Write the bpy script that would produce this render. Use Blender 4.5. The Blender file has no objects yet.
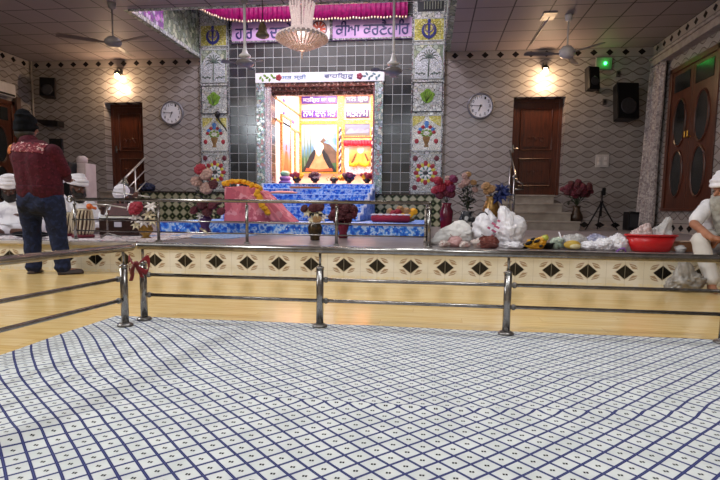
import bpy, bmesh, math, random
from math import pi, sin, cos, sqrt, radians
from mathutils import Vector as V, Matrix, noise
random.seed(11)
SC = bpy.context.scene
C = SC.collection

# ------------------------------------------------------------------ camera
FPX, PY0, CAMH = 536.1, 265.37, 0.6236
PITCH, YAW, ROLL = .1042, .1257, .0125
fw = V((-sin(YAW)*cos(PITCH), cos(YAW)*cos(PITCH), -sin(PITCH)))
r0 = V((cos(YAW), sin(YAW), 0)); d0 = fw.cross(r0)
rt = r0*cos(ROLL) - d0*sin(ROLL); dn = r0*sin(ROLL) + d0*cos(ROLL)
EYE = V((0, 0, CAMH))
cd = bpy.data.cameras.new('camera'); cam = bpy.data.objects.new('camera', cd); C.objects.link(cam)
M = Matrix.Identity(4)
for i in range(3):
    M[i][0] = rt[i]; M[i][1] = -dn[i]; M[i][2] = -fw[i]; M[i][3] = EYE[i]
cam.matrix_world = M
cd.sensor_width = 36; cd.lens = FPX/720*36; cd.shift_y = (PY0-240)/720
cd.clip_start = .02; cd.clip_end = 100
SC.camera = cam

def ray(u, v): return fw + rt*((u-360)/FPX) + dn*((v-PY0)/FPX)
def aY(u, v, Y): w = ray(u, v); return EYE + w*(Y/w.y)          # the point of a pixel's line of sight at depth Y
def aZ(u, v, Z): w = ray(u, v); return EYE + w*((Z-CAMH)/w.z)   # ... at height Z
def aX(u, v, X): w = ray(u, v); return EYE + w*(X/w.x)

# room dimensions
D, H, PZ, RY, XL, XR, FY = 11.446, 3.837, .28, 4.74, -9.0, 4.256, 2.705
HX0, HX1, HY0, HT = -4.98, .25, 8.64, 5.5       # opening in the ceiling before the shrine
AX0, AX1, AZ0, AZ1, AY1, AZC = -3.40, -1.18, 1.13, 3.28, 14.0, 3.66   # shrine alcove

# ------------------------------------------------------------------ materials
def lin(c):
    if isinstance(c, str): c = tuple(int(c[i:i+2], 16)/255 for i in (0, 2, 4))
    return tuple((x/12.92 if x <= .04045 else ((x+.055)/1.055)**2.4) for x in c[:3]) + (1,)

class X:                                     # tiny node-expression wrapper
    nt = None
    def __init__(s, k): s.k = k
    @staticmethod
    def op(o, *a):
        n = X.nt.nodes.new('ShaderNodeMath'); n.operation = o
        for i, q in enumerate(a):
            if isinstance(q, X): X.nt.links.new(q.k, n.inputs[i])
            else: n.inputs[i].default_value = q
        return X(n.outputs[0])
    def __add__(s, o): return X.op('ADD', s, o)
    __radd__ = __add__
    def __sub__(s, o): return X.op('SUBTRACT', s, o)
    def __rsub__(s, o): return X.op('SUBTRACT', o, s)
    def __mul__(s, o): return X.op('MULTIPLY', s, o)
    __rmul__ = __mul__
    def __truediv__(s, o): return X.op('DIVIDE', s, o)
    def lt(s, o): return X.op('LESS_THAN', s, o)
    def gt(s, o): return X.op('GREATER_THAN', s, o)
    def abs(s): return X.op('ABSOLUTE', s)
    def fr(s): return X.op('FRACT', s)
    def fl(s): return X.op('FLOOR', s)
    def sin(s): return X.op('SINE', s)
    def cos(s): return X.op('COSINE', s)
    def mx(s, o): return X.op('MAXIMUM', s, o)
    def mn(s, o): return X.op('MINIMUM', s, o)
    def sq(s): return X.op('SQRT', s)
    def ss(s, a, b):                         # smooth step a..b
        n = X.nt.nodes.new('ShaderNodeMapRange'); n.interpolation_type = 'SMOOTHSTEP'
        X.nt.links.new(s.k, n.inputs['Value']); n.inputs['From Min'].default_value = a; n.inputs['From Max'].default_value = b
        return X(n.outputs['Result'])

def newmat(name):
    m = bpy.data.materials.new(name); m.use_nodes = True; X.nt = m.node_tree
    return m, m.node_tree, m.node_tree.nodes['Principled BSDF']
def coords(nt, uv=False):
    t = nt.nodes.new('ShaderNodeTexCoord'); s = nt.nodes.new('ShaderNodeSeparateXYZ')
    nt.links.new(t.outputs['UV' if uv else 'Object'], s.inputs[0])
    return X(s.outputs[0]), X(s.outputs[1]), X(s.outputs[2])
def comb(nt, x, y, z=0.):
    n = nt.nodes.new('ShaderNodeCombineXYZ')
    for i, q in enumerate((x, y, z)):
        if isinstance(q, X): nt.links.new(q.k, n.inputs[i])
        else: n.inputs[i].default_value = q
    return n.outputs[0]
def nz(nt, vec=None, scale=5., detail=3., col=False):
    n = nt.nodes.new('ShaderNodeTexNoise'); n.inputs['Scale'].default_value = scale; n.inputs['Detail'].default_value = detail
    if vec is None:
        t = nt.nodes.new('ShaderNodeTexCoord'); vec = t.outputs['Object']
    nt.links.new(vec, n.inputs['Vector'])
    return n.outputs['Color'] if col else X(n.outputs[0])
def vor(nt, vec, scale, feature='F1', out='Distance'):
    n = nt.nodes.new('ShaderNodeTexVoronoi'); n.feature = feature; n.inputs['Scale'].default_value = scale
    nt.links.new(vec, n.inputs['Vector'])
    return n.outputs[out]
def mix(nt, f, a, b):
    n = nt.nodes.new('ShaderNodeMix'); n.data_type = 'RGBA'; n.clamp_factor = True
    if isinstance(f, X): nt.links.new(f.k, n.inputs[0])
    else: n.inputs[0].default_value = f
    for q, i in ((a, 6), (b, 7)):
        if isinstance(q, (str, tuple)): n.inputs[i].default_value = lin(q)
        else: nt.links.new(q, n.inputs[i])
    return n.outputs[2]
def ramp(nt, f, stops, const=False):
    n = nt.nodes.new('ShaderNodeValToRGB'); cr = n.color_ramp
    if const: cr.interpolation = 'CONSTANT'
    while len(cr.elements) < len(stops): cr.elements.new(.5)
    for e, (p, c) in zip(cr.elements, stops): e.position = p; e.color = lin(c)
    nt.links.new(f.k if isinstance(f, X) else f, n.inputs[0])
    return n.outputs[0]
def bump(nt, b, h, st=.3, dist=.01):
    n = nt.nodes.new('ShaderNodeBump'); n.inputs['Strength'].default_value = st; n.inputs['Distance'].default_value = dist
    nt.links.new(h.k, n.inputs['Height']); nt.links.new(n.outputs[0], b.inputs['Normal'])
def fin(nt, b, col, rough=.5, metal=0., spec=None):
    nt.links.new(col, b.inputs['Base Color'])
    if isinstance(rough, X): nt.links.new(rough.k, b.inputs['Roughness'])
    else: b.inputs['Roughness'].default_value = rough
    if isinstance(metal, X): nt.links.new(metal.k, b.inputs['Metallic'])
    else: b.inputs['Metallic'].default_value = metal
    if spec is not None: b.inputs['Specular IOR Level'].default_value = spec

_mc = {}
def pm(name, c1, c2=None, scale=12., rough=.55, metal=0., bmp=0., em=None, est=0., alpha=1., trans=0., spec=None, sheen=0.):
    if name in _mc: return _mc[name]
    m, nt, b = newmat(name)
    if c2 is None:
        c = lin(c1); c2 = tuple(x*.82 for x in ((int(c1[0:2], 16)/255, int(c1[2:4], 16)/255, int(c1[4:6], 16)/255)))
    n = nz(nt, None, scale)
    fin(nt, b, mix(nt, n.ss(.35, .65), c1, c2), rough, metal, spec)
    if bmp: bump(nt, b, nz(nt, None, scale*3), bmp)
    if em: b.inputs['Emission Color'].default_value = lin(em); b.inputs['Emission Strength'].default_value = est
    if alpha < 1: b.inputs['Alpha'].default_value = alpha
    if trans: b.inputs['Transmission Weight'].default_value = trans
    if sheen: b.inputs['Sheen Weight'].default_value = sheen
    _mc[name] = m
    return m

def wall_mat(name, axis):
    m, nt, b = newmat(name); x, y, z = coords(nt); u = x if axis == 'x' else y
    tu = ((u/.3).fr() - .5); tz = (((z-.08)/.2).fr() - .5)
    prof = (tu*(pi*1.12)).cos().mx(0.)*.31 + .025
    l1 = ((tz.abs() - prof).abs()).lt(.045); l2 = ((tz.abs() - prof*.62).abs()).lt(.022)
    joint = (tu.abs().gt(.488)).mx(tz.abs().gt(.482))
    inner = tz.abs().lt(prof)
    n = nz(nt, None, 2.5); n2 = nz(nt, None, 30.)
    c = mix(nt, n.ss(.3, .7), 'a49e9b', '98938f')
    c = mix(nt, inner*.5, c, '8c8581')
    c = mix(nt, l1*(n2.ss(.2, .55)*.3+.6), c, '5e534e')
    c = mix(nt, l2*.5, c, '746a65')
    c = mix(nt, joint*.35, c, '857b75')
    # border courses of black diamonds, under the ceiling and above the platform
    def dia(zc, hw, hh, per):
        du = ((u/per).fr() - .5).abs()*per
        return ((du/hw) + ((z-zc).abs()/hh)).lt(1.)
    top = z.gt(H-.17); bot = z.lt(PZ+.17)*z.gt(PZ)
    c = mix(nt, top.mx(bot), c, '9d948e')
    edge = (((z-(H-.17)).abs()).lt(.006)).mx(((z-(PZ+.17)).abs()).lt(.006))
    c = mix(nt, edge*.7, c, '4c423d')
    dd = (dia(H-.082, .072, .062, .3)*top).mx(dia(PZ+.088, .10, .062, .3)*bot)
    c = mix(nt, dd, c, '120f10')
    fin(nt, b, c, .22, 0, .5); bump(nt, b, (1-joint), .25, .004)
    return m

def riser_mat():
    m, nt, b = newmat('riser_tile'); x, y, z = coords(nt)
    u = ((x+1.6457+.15)/.3).fr()*.3 - .15; w = z - .124
    au, aw = u.abs(), w.abs()
    n = nz(nt, None, 40., 2.)
    c = mix(nt, nz(nt, None, 6.).ss(.35, .65), 'ebe6d8', 'e2dac4')
    # scroll sprays round the diamond
    rr = (au*au*.45 + aw*aw*1.6).sq()
    ang = (au*70. + aw*60.).sin()
    spray = (((rr-.066).abs().lt(.011))*ang.gt(-.35)).mx(((rr-.088).abs().lt(.006))*ang.gt(.1))*aw.gt(.026)
    c = mix(nt, spray*.85, c, '9a7a55')
    c = mix(nt, (aw.gt(.098))*.75*n.ss(.35, .6), c, 'e8d9ae')
    dm = ((au/.075)+(aw/.062))
    c = mix(nt, dm.lt(1.15), c, 'd8cdb6')
    c = mix(nt, dm.lt(1.), c, '14110f')
    joint = (au.lt(.0022)).mx(au.gt(.1478)).mx((z-.07).abs().lt(.0016))
    c = mix(nt, joint*.45, c, 'b9b09a')
    fin(nt, b, c, .2)
    return m

def wood_floor():
    m, nt, b = newmat('laminate_wood'); x, y, z = coords(nt)
    row = (y/.125).fl(); off = (row*.618).fr()
    px = x/1.2 + off; pid = px.fl()
    rnd = ((row*12.9898 + pid*78.233).sin()*43758.5).fr()
    grain = nz(nt, comb(nt, x*1.1, y*16., rnd*9.), 2.4, 5.)
    fine = nz(nt, comb(nt, x*3., y*70., rnd*5.), 3., 3.)
    c = mix(nt, grain.ss(.3, .72), 'e6c888', 'cfa962')
    c = mix(nt, fine.ss(.5, .8)*.35, c, 'b98a50')
    c = mix(nt, rnd*.30, c, 'ead5a4')
    gap = ((y/.125).fr().lt(.014)).mx(px.fr().lt(.0018))
    c = mix(nt, gap*.5, c, '9a7040')
    fin(nt, b, c, grain.ss(.2, .9)*.08+.15, 0, .5)
    return m

def ceil_mat():
    m, nt, b = newmat('ceiling_tile'); x, y, z = coords(nt)
    a = ((x-.04)/.6).fr(); d = ((y-.22)/.59).fr()
    ln = (a.lt(.038)).mx(d.lt(.038))
    cell = (((x-.04)/.6).fl()*12.98 + ((y-.22)/.59).fl()*78.2).sin().abs()
    c = mix(nt, cell*.5+nz(nt, None, 3.)*.4, '968a88', '867b7a')
    c = mix(nt, ln, c, '3a3030')
    fin(nt, b, c, .6, 0, .3); bump(nt, b, nz(nt, None, 60.)*.4+(1-ln), .3, .004)
    return m

def mirror_tiles():
    m, nt, b = newmat('mirror_tiles'); x, y, z = coords(nt)
    a = ((x+.03)/.196).fr(); d = (z/.2).fr()
    g = (a.lt(.05)).mx(d.lt(.045))
    cell = ((((x+.03)/.196).fl()*12.98 + (z/.2).fl()*78.2).sin()*4375.5).fr()
    c = mix(nt, cell*.8, '4a4d4f', '64686a'); c = mix(nt, g, c, 'a4a7a6')
    fin(nt, b, c, cell*.1+.16+g*.3, (1-g)*.75)
    bump(nt, b, cell*(1-g), .35, .01)
    return m

def mosaic(name, cols, scale=26., tint='bfc4c2', tf=.5):
    if name in _mc: return _mc[name]
    m, nt, b = newmat(name); t = nt.nodes.new('ShaderNodeTexCoord').outputs['Object']
    e = X(vor(nt, t, scale, 'DISTANCE_TO_EDGE')); cc = vor(nt, t, scale, 'F1', 'Color')
    s = nt.nodes.new('ShaderNodeSeparateColor'); nt.links.new(cc, s.inputs[0]); r = X(s.outputs[0])
    c = ramp(nt, r, [(i/len(cols), q) for i, q in enumerate(cols)], True)
    c = mix(nt, tf, c, tint)
    g = e.lt(.045)
    c = mix(nt, g, c, '4a4a48')
    fin(nt, b, c, r*.25+.2, (1-g)*.3); bump(nt, b, r, .5, .02)
    _mc[name] = m
    return m

def carpet_mat():
    m, nt, b = newmat('printed_carpet'); u, v, _ = coords(nt, True)
    p = .0545*sqrt(2)
    s, q = (u+v)/p, (u-v)/p
    fs, fq = s.fr()-.5, q.fr()-.5
    line = (fs.abs().gt(.43)).mx(fq.abs().gt(.43))
    lh = (fs.abs().gt(.484)).mx(fq.abs().gt(.484))
    dx, dy = (fs+fq), (fs-fq)
    dot = ((dx.abs()-.085).abs().lt(.068))*(dy.abs().lt(.11))
    n = nz(nt, None, 9.)
    c = mix(nt, n.ss(.3, .7), 'd3d6d4', 'c4c8c6')
    hal = (fs.abs().gt(.41)).mx(fq.abs().gt(.41))
    c = mix(nt, hal*.35, c, '9fa6bd')
    c = mix(nt, line, c, '272d5e'); c = mix(nt, lh*.5, c, '565d92')
    c = mix(nt, dot, c, '202024')
    fin(nt, b, c, .75, 0, .2); bump(nt, b, nz(nt, None, 300.), .25, .003)
    return m

def blue_cloth():
    m, nt, b = newmat('blue_brocade'); t = nt.nodes.new('ShaderNodeTexCoord').outputs['Object']
    n = nz(nt, t, 16., 4.); v = X(vor(nt, t, 22.))
    n2 = nz(nt, t, 4., 2.)
    c = ramp(nt, n, [(.30, '1238a8'), (.42, '1f62d6'), (.50, '4a96ec'), (.58, 'cfe4fc'), (.68, '2f6cd8')])
    c = mix(nt, v.lt(.2)*.8, c, 'e6effc')
    c = mix(nt, n2.ss(.4, .7)*.3, c, '1740b4')
    fin(nt, b, c, .55, 0, .4)
    return m

def dado_mat():
    m, nt, b = newmat('diamond_dado'); x, y, z = coords(nt)
    du = ((x/.17).fr()-.5).abs(); dz = ((z/.17).fr()-.5).abs()
    s = du+dz
    c = mix(nt, s.lt(.5), 'a7a68a', '1f2a1c'); c = mix(nt, (s-.5).abs().lt(.06), c, '5d6648')
    c = mix(nt, s.lt(.14), c, '6f7a4e'); c = mix(nt, nz(nt, None, 9.).ss(.5, .7)*.3, c, '3a3a2c')
    c = mix(nt, z.gt(.93), c, '2a2420')
    fin(nt, b, c, .25)
    return m

def floral(name, base, inks, scale=9., th=.52, rough=.7):
    if name in _mc: return _mc[name]
    m, nt, b = newmat(name); t = nt.nodes.new('ShaderNodeTexCoord').outputs['Object']
    c = mix(nt, nz(nt, t, 4.), base, base)
    for i, k in enumerate(inks):
        mp = nt.nodes.new('ShaderNodeMapping'); mp.inputs['Location'].default_value = (i*3.3, i*1.7, i); nt.links.new(t, mp.inputs[0])
        c = mix(nt, nz(nt, mp.outputs[0], scale*(1+.4*i), 3.).ss(th, th+.06), c, k)
    fin(nt, b, c, rough, 0, .3); bump(nt, b, nz(nt, t, 30.), .2)
    _mc[name] = m
    return m

def door_mat():
    m, nt, b = newmat('carved_brown_wood'); x, y, z = coords(nt)
    g = nz(nt, comb(nt, x*22., y*22., z*1.6), 2., 4.)
    c = mix(nt, g.ss(.3, .7), '5c2d1a', '3f1e13')
    fin(nt, b, c, .32); bump(nt, b, g, .15)
    return m

def steel(name='brushed_steel', c='a09d9a', c2='8b8885', rough=.27):
    return pm(name, c, c2, 30., rough, 1.)

# ------------------------------------------------------------------ mesh builder
class MB:
    def __init__(s): s.bm = bmesh.new(); s.mi = 0
    def _f(s, fs):
        for f in fs: f.material_index = s.mi
    def faces(s, vs, fs):
        bv = [s.bm.verts.new(v) for v in vs]; out = []
        for f in fs:
            try: out.append(s.bm.faces.new([bv[i] for i in f]))
            except ValueError: pass
        s._f(out); return bv
    def box(s, c, sz, rz=0., M=None):
        c = V(c); R = M or Matrix.Rotation(rz, 3, 'Z'); a, b, d = (q/2 for q in sz)
        vs = [c + R@V((i*a, j*b, k*d)) for i in (-1, 1) for j in (-1, 1) for k in (-1, 1)]
        s.faces(vs, [(0,1,3,2),(4,6,7,5),(0,4,5,1),(2,3,7,6),(0,2,6,4),(1,5,7,3)]); return s
    def bx(s, a, b):   # from corner to corner
        a, b = V(a), V(b); return s.box((a+b)/2, [abs(q) for q in (b-a)])
    def ring(s, c, ax, r, n, ref=None):
        ax = V(ax).normalized(); e = ref or (V((0,0,1)) if abs(ax.z) < .9 else V((1,0,0)))
        u = ax.cross(e).normalized(); w = ax.cross(u)
        return [V(c) + u*(r*cos(2*pi*i/n)) + w*(r*sin(2*pi*i/n)) for i in range(n)]
    def cyl(s, p0, p1, ra, rb=None, n=12):
        return s.tube([p0, p1], [ra, ra if rb is None else rb], n)
    def tube(s, pts, r, n=8, closed=False):
        pts = [V(p) for p in pts]; L = len(pts); rs = r if isinstance(r, (list, tuple)) else [r]*L
        vs = []
        for i, p in enumerate(pts):
            if closed: t = pts[(i+1) % L] - pts[i-1]
            else: t = pts[min(i+1, L-1)] - pts[max(i-1, 0)]
            vs += s.ring(p, t, max(rs[i], 1e-4), n)
        fs = []
        for i in range(L if closed else L-1):
            j = (i+1) % L
            for k in range(n): fs.append((i*n+k, i*n+(k+1) % n, j*n+(k+1) % n, j*n+k))
        if not closed: fs += [tuple(range(n))[::-1], tuple((L-1)*n+k for k in range(n))]
        s.faces(vs, fs); return s
    def lathe(s, prof, c=(0,0,0), n=20, M=None, sx=1., sy=1.):
        c = V(c); R = M or Matrix.Identity(3); vs = []; L = len(prof)
        for r, z in prof:
            for k in range(n): vs.append(c + R@V((max(r,1e-4)*sx*cos(2*pi*k/n), max(r,1e-4)*sy*sin(2*pi*k/n), z)))
        fs = []
        for i in range(L-1):
            for k in range(n): fs.append((i*n+k, i*n+(k+1) % n, (i+1)*n+(k+1) % n, (i+1)*n+k))
        fs += [tuple(range(n))[::-1], tuple((L-1)*n+k for k in range(n))]
        s.faces(vs, fs); return s
    def ell(s, c, r, M=None, nu=12, nv=8):
        if not isinstance(r, (list, tuple)): r = (r, r, r)
        R = M or Matrix.Identity(3); c = V(c); vs = []; fs = []
        for i in range(1, nv):
            th = pi*i/nv
            for k in range(nu):
                ph = 2*pi*k/nu; vs.append(c + R@V((r[0]*sin(th)*cos(ph), r[1]*sin(th)*sin(ph), r[2]*cos(th))))
        top = len(vs); vs += [c + R@V((0,0,r[2])), c + R@V((0,0,-r[2]))]
        for i in range(nv-2):
            for k in range(nu): fs.append((i*nu+k, (i+1)*nu+k, (i+1)*nu+(k+1) % nu, i*nu+(k+1) % nu))
        for k in range(nu):
            fs.append((top, k, (k+1) % nu)); fs.append((top+1, (nv-2)*nu+(k+1) % nu, (nv-2)*nu+k))
        s.faces(vs, fs); return s
    def prism(s, poly, o, ux, uy, d):
        """2-D outline in the plane (o, ux, uy), extruded by vector d"""
        o, ux, uy, d = V(o), V(ux), V(uy), V(d); n = len(poly)
        a = [o + ux*p[0] + uy*p[1] for p in poly]; vs = a + [p + d for p in a]
        fs = [tuple(range(n)), tuple(range(n, 2*n))[::-1]] + [(i, n+i, n+(i+1) % n, (i+1) % n) for i in range(n)]
        s.faces(vs, fs); return s
    def xz(s, poly, Y, t=.004):  # outline given in (x,z), standing at depth Y, thickness towards the room (-Y)
        return s.prism(poly, (0, Y, 0), (1,0,0), (0,0,1), (0,-t,0))
    def grid(s, f, nu, nv, close_u=False):
        vs = [f(i/nu, j/nv) for j in range(nv+1) for i in range(nu+1)]
        s.faces(vs, [(j*(nu+1)+i, j*(nu+1)+i+1, (j+1)*(nu+1)+i+1, (j+1)*(nu+1)+i) for j in range(nv) for i in range(nu)])
        return s
    def cap(s, p0, p1, ra, rb=None, n=12):  # round-ended tapered limb
        rb = ra if rb is None else rb
        s.tube([p0, p1], [ra, rb], n); s.ell(p0, ra, nu=n, nv=8); s.ell(p1, rb, nu=n, nv=8); return s
    def build(s, name, mat, parent=None, smooth=False, origin=None, bevel=0.):
        bmesh.ops.recalc_face_normals(s.bm, faces=s.bm.faces)
        me = bpy.data.meshes.new(name)
        loc = V((0,0,0))
        if parent is not None: loc = wloc(parent)
        elif origin == 'world': loc = V((0,0,0))
        elif s.bm.verts:
            xs = [v.co for v in s.bm.verts]
            loc = V(((min(v.x for v in xs)+max(v.x for v in xs))/2, (min(v.y for v in xs)+max(v.y for v in xs))/2, min(v.z for v in xs)))
        bmesh.ops.translate(s.bm, verts=s.bm.verts, vec=-loc)
        s.bm.to_mesh(me); s.bm.free()
        o = bpy.data.objects.new(name, me); C.objects.link(o)
        for q in (mat if isinstance(mat, (list, tuple)) else [mat]): me.materials.append(q)
        if smooth:
            for p in me.polygons: p.use_smooth = True
        if parent is not None: o.parent = parent
        else: o.location = loc
        if bevel:
            b = o.modifiers.new('b', 'BEVEL'); b.width = bevel; b.segments = 2; b.limit_method = 'ANGLE'
        return o
def wloc(o):
    l = V(o.location)
    while o.parent is not None: o = o.parent; l += V(o.location)
    return l
def tag(o, label, cat, group=None):
    o['label'] = label; o['category'] = cat
    if group: o['group'] = group
    return o
def thing(name, label, cat, loc, group=None):
    o = bpy.data.objects.new(name, None); C.objects.link(o); o.location = V(loc); o.empty_display_size = .1
    return tag(o, label, cat, group)
def struct(o): o['kind'] = 'structure'; return o
def dup(root, delta, label=None):
    r = root.copy(); C.objects.link(r); r.location = V(root.location) + V(delta)
    if label: r['label'] = label
    for ch in list(root.children):
        c = ch.copy(); C.objects.link(c); c.parent = r
        for g in list(ch.children):
            k = g.copy(); C.objects.link(k); k.parent = c
    return r
def bake(o, smooth=True):
    """apply the modifiers of o"""
    bpy.context.view_layer.update(); dg = bpy.context.evaluated_depsgraph_get()
    me = bpy.data.meshes.new_from_object(o.evaluated_get(dg)); old = o.data; o.modifiers.clear(); o.data = me; bpy.data.meshes.remove(old)
    if smooth:
        for p in me.polygons: p.use_smooth = True
    return o
def blob(mb, name, mat, parent=None, vox=.014, it=4, wr=0., wsc=8., seed=0.):
    """one continuous skin around the overlapping shapes of mb"""
    o = mb.build(name, mat, parent)
    r = o.modifiers.new('r', 'REMESH'); r.mode = 'VOXEL'; r.voxel_size = vox
    if it: q = o.modifiers.new('s', 'SMOOTH'); q.iterations = it; q.factor = .5
    bake(o)
    if not o.data.materials: o.data.materials.append(mat)
    if wr:
        for v in o.data.vertices:
            p = v.co*wsc + V((seed, seed*.7, 0)); v.co += v.normal*(wr*(noise.noise(p)+.5*noise.noise(p*2.3)))
    return o
def lettering(body, c, w, h, name, mat, parent, M=None, t=.006, bold=0.):
    """writing as a mesh, fitted into a w x h box round c; default facing the room (-Y)"""
    cu = bpy.data.curves.new('txt', 'FONT'); cu.body = body; cu.size = 1; cu.extrude = .02
    o = bpy.data.objects.new('txt', cu); C.objects.link(o); bpy.context.view_layer.update()
    me = bpy.data.meshes.new_from_object(o.evaluated_get(bpy.context.evaluated_depsgraph_get()))
    bpy.data.objects.remove(o); bpy.data.curves.remove(cu)
    xs = [v.co.x for v in me.vertices]; ys = [v.co.y for v in me.vertices]
    cx, cy = (min(xs)+max(xs))/2, (min(ys)+max(ys))/2; sx, sy = w/(max(xs)-min(xs)), h/(max(ys)-min(ys))
    R = M or Matrix(((1,0,0),(0,0,-1),(0,1,0)))
    base = V(c) - wloc(parent)
    for v in me.vertices: v.co = base + R@V(((v.co.x-cx)*sx, (v.co.y-cy)*sy, v.co.z/.02*t/2))
    if bold:
        bb = bmesh.new(); bb.from_mesh(me); g = bmesh.ops.duplicate(bb, geom=bb.verts[:]+bb.edges[:]+bb.faces[:])['geom']
        bmesh.ops.translate(bb, verts=[q for q in g if isinstance(q, bmesh.types.BMVert)], vec=R@V((bold, bold*.6, .0004))); bb.to_mesh(me); bb.free()
    me.name = name; ob = bpy.data.objects.new(name, me); C.objects.link(ob); me.materials.clear(); me.materials.append(mat); ob.parent = parent
    return ob
def circ(cx, cz, r, n=20, a0=0., a1=2*pi, rz=None):
    rz = r if rz is None else rz
    return [(cx+r*cos(a0+(a1-a0)*i/n), cz+rz*sin(a0+(a1-a0)*i/n)) for i in range(n)]
def light(kind, name, loc, energy, col, size=.2, rot=None, sizey=None, spread=None):
    l = bpy.data.lights.new(name, kind); l.energy = energy; l.color = lin(col)[:3]
    if kind == 'AREA':
        l.size = size
        if sizey: l.shape = 'RECTANGLE'; l.size_y = sizey
        if spread: l.spread = spread
    else: l.shadow_soft_size = size
    o = bpy.data.objects.new(name, l); C.objects.link(o); o.location = loc
    if rot: o.rotation_euler = rot
    return o

# ------------------------------------------------------------------ shared materials
STEEL = steel(); DARKSTEEL = steel('dark_steel', '8d8a87', '767371', .4)
WALLX, WALLY = wall_mat('ogee_wall_tile', 'x'), wall_mat('ogee_wall_tile_side', 'y')
CEIL = ceil_mat(); WOOD = wood_floor(); RISER = riser_mat(); MIRR = mirror_tiles(); DOOR = door_mat()
PLATF = pm('platform_stone', '9c9190', '857b7c', 5., .3)
STEPM = pm('step_stone', 'a39a8e', '938a7f', 6., .4)
WHITE = pm('white_cloth', 'eceaf0', 'd9d7e0', 6., .8)
BLACK = pm('black_plastic', '121114', '19181b', 10., .45, spec=.3)
GOLD = pm('gold', 'd8a848', 'b98428', 20., .3, .8)
CREAMP = pm('cream_paint', 'ddd6cb', 'd0c8bc', 6., .5)
MOS = mosaic('silver_mosaic', ['dfe3e2', 'b3bab9', '9fa7a6', 'cfd4cf', 'b7b49e', 'd8d0dc'], 17., 'b5bab8', .5)
MOSC = mosaic('coloured_mosaic', ['d8e4e0', '7fb4a8', 'b9475a', '5f7f6a', 'cfd8ee', '54658f', 'e8e4d0', '8fa79e'], 20., 'b4c4be', .45)
MOSG = mosaic('green_mosaic', ['a9b8a0', '51664b', 'd5d8bc', '7d8a66', 'a3b0a8', '66765f'], 12., 'a3b09c', .45)
MOSP = mosaic('violet_mosaic', ['a34fb0', 'c98fd0', '7a3f8e', 'dcc8e4', '6d7580', '9aa79a'], 12., 'a58ab0', .25)
MOSY = mosaic('yellow_mosaic', ['d6cf6a', 'bdb544', 'e3dd9a', 'a9a23c', 'cfcfa0'], 34., 'c6c060', .35)

# ------------------------------------------------------------------ the room
m = MB(); m.bx((XL-.2, -3.2, -.12), (XR+.2, RY+.02, 0)); struct(m.build('floor', WOOD, origin='world'))
m = MB(); m.bx((XL, RY+.012, 0), (XR, D+.1, PZ)); struct(m.build('platform', PLATF, origin='world'))
m = MB(); m.bx((XL, RY, 0), (XR, RY+.012, PZ-.03)); struct(m.build('trim_1', RISER, origin='world'))
m = MB(); m.bx((XL, RY-.035, PZ-.03), (XR, RY+.16, PZ+.004)); struct(m.build('trim_2', pm('nosing_stone', 'c9c2bd', 'b5adab', 8., .15), origin='world', bevel=.006))
m = MB()
for a, b in (((XL-.2, -3.2), (XR+.2, HY0)), ((XL-.2, HY0), (HX0, D+.2)), ((HX1, HY0), (XR+.2, D+.2))):
    m.bx((a[0], a[1], H), (b[0], b[1], H+.1))
struct(m.build('ceiling', CEIL, origin='world'))
# raised mirrored well before the shrine
m = MB(); m.mi = 0; m.bx((HX0-.1, HY0, H-.001), (HX0, D, HT)); m.mi = 0
o = struct(m.build('wall_well_left', MOSG, origin='world'))
m = MB(); m.bx((HX1, HY0, H-.001), (HX1+.1, D, HT)); struct(m.build('wall_well_right', MOSG, origin='world'))
m = MB(); m.bx((HX0-.1, HY0-.1, H+.1), (HX1+.1, HY0, HT)); struct(m.build('wall_well_front', CREAMP, origin='world'))
m = MB(); m.bx((HX0-.1, HY0-.1, HT), (HX1+.1, D+.2, HT+.1)); struct(m.build('ceiling_well', CREAMP, origin='world'))
m = MB(); m.bx((HX0+.002, HY0+.02, H-.02), (HX0+.03, D, H+.05)); m.bx((HX1-.03, HY0+.02, H-.02), (HX1-.002, D, H+.05))
m.bx((HX0, HY0-.02, H-.025), (HX1, HY0+.02, H+.02)); struct(m.build('trim_3', MOS, origin='world'))
m = MB(); m.bx((HX0+.003, HY0+.02, H+.05), (HX0+.02, HY0+1.15, HT-.3)); struct(m.build('trim_4', MOSP, origin='world'))

LD0, LD1, RD0, RD1, DZ0, DZ1 = -7.25, -6.34, 1.65, 2.665, .955, 2.92
m = MB()
def wallbox(x0, x1, z0, z1): m.bx((x0, D, z0), (x1, D+.3, z1))
wallbox(XL-.2, LD0, 0, H); wallbox(LD0, LD1, DZ1, H); wallbox(LD0, LD1, 0, DZ0); wallbox(LD1, HX0, 0, H)
wallbox(HX1, RD0, 0, H); wallbox(RD0, RD1, DZ1, H); wallbox(RD0, RD1, 0, DZ0); wallbox(RD1, XR+.2, 0, H)
struct(m.build('wall_back', WALLX, origin='world'))
m = MB(); wallbox(HX0, AX0, 0, HT); wallbox(AX1, HX1, 0, HT); wallbox(AX0, AX1, 3.27, HT); wallbox(AX0, AX1, 0, AZ0)
struct(m.build('wall_mirror', MIRR, origin='world'))
m = MB(); m.bx((XL-.2, -3.2, 0), (XL, D+.2, H)); struct(m.build('wall_left', WALLY, origin='world'))
RW0, RW1, RWZ0, RWZ1 = 8.85, 10.56, .66, 3.17
m = MB()
for a, b, c, d in ((-3.2, RW0, 0, H), (RW1, D+.2, 0, H), (RW0, RW1, 0, RWZ0), (RW0, RW1, RWZ1, H)): m.bx((XR, a, c), (XR+.2, b, d))
struct(m.build('wall_right', WALLY, origin='world'))
m = MB(); m.bx((XL-.2, -3.3, 0), (XR+.2, -3.2, H)); struct(m.build('wall_front', CREAMP, origin='world'))
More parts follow.
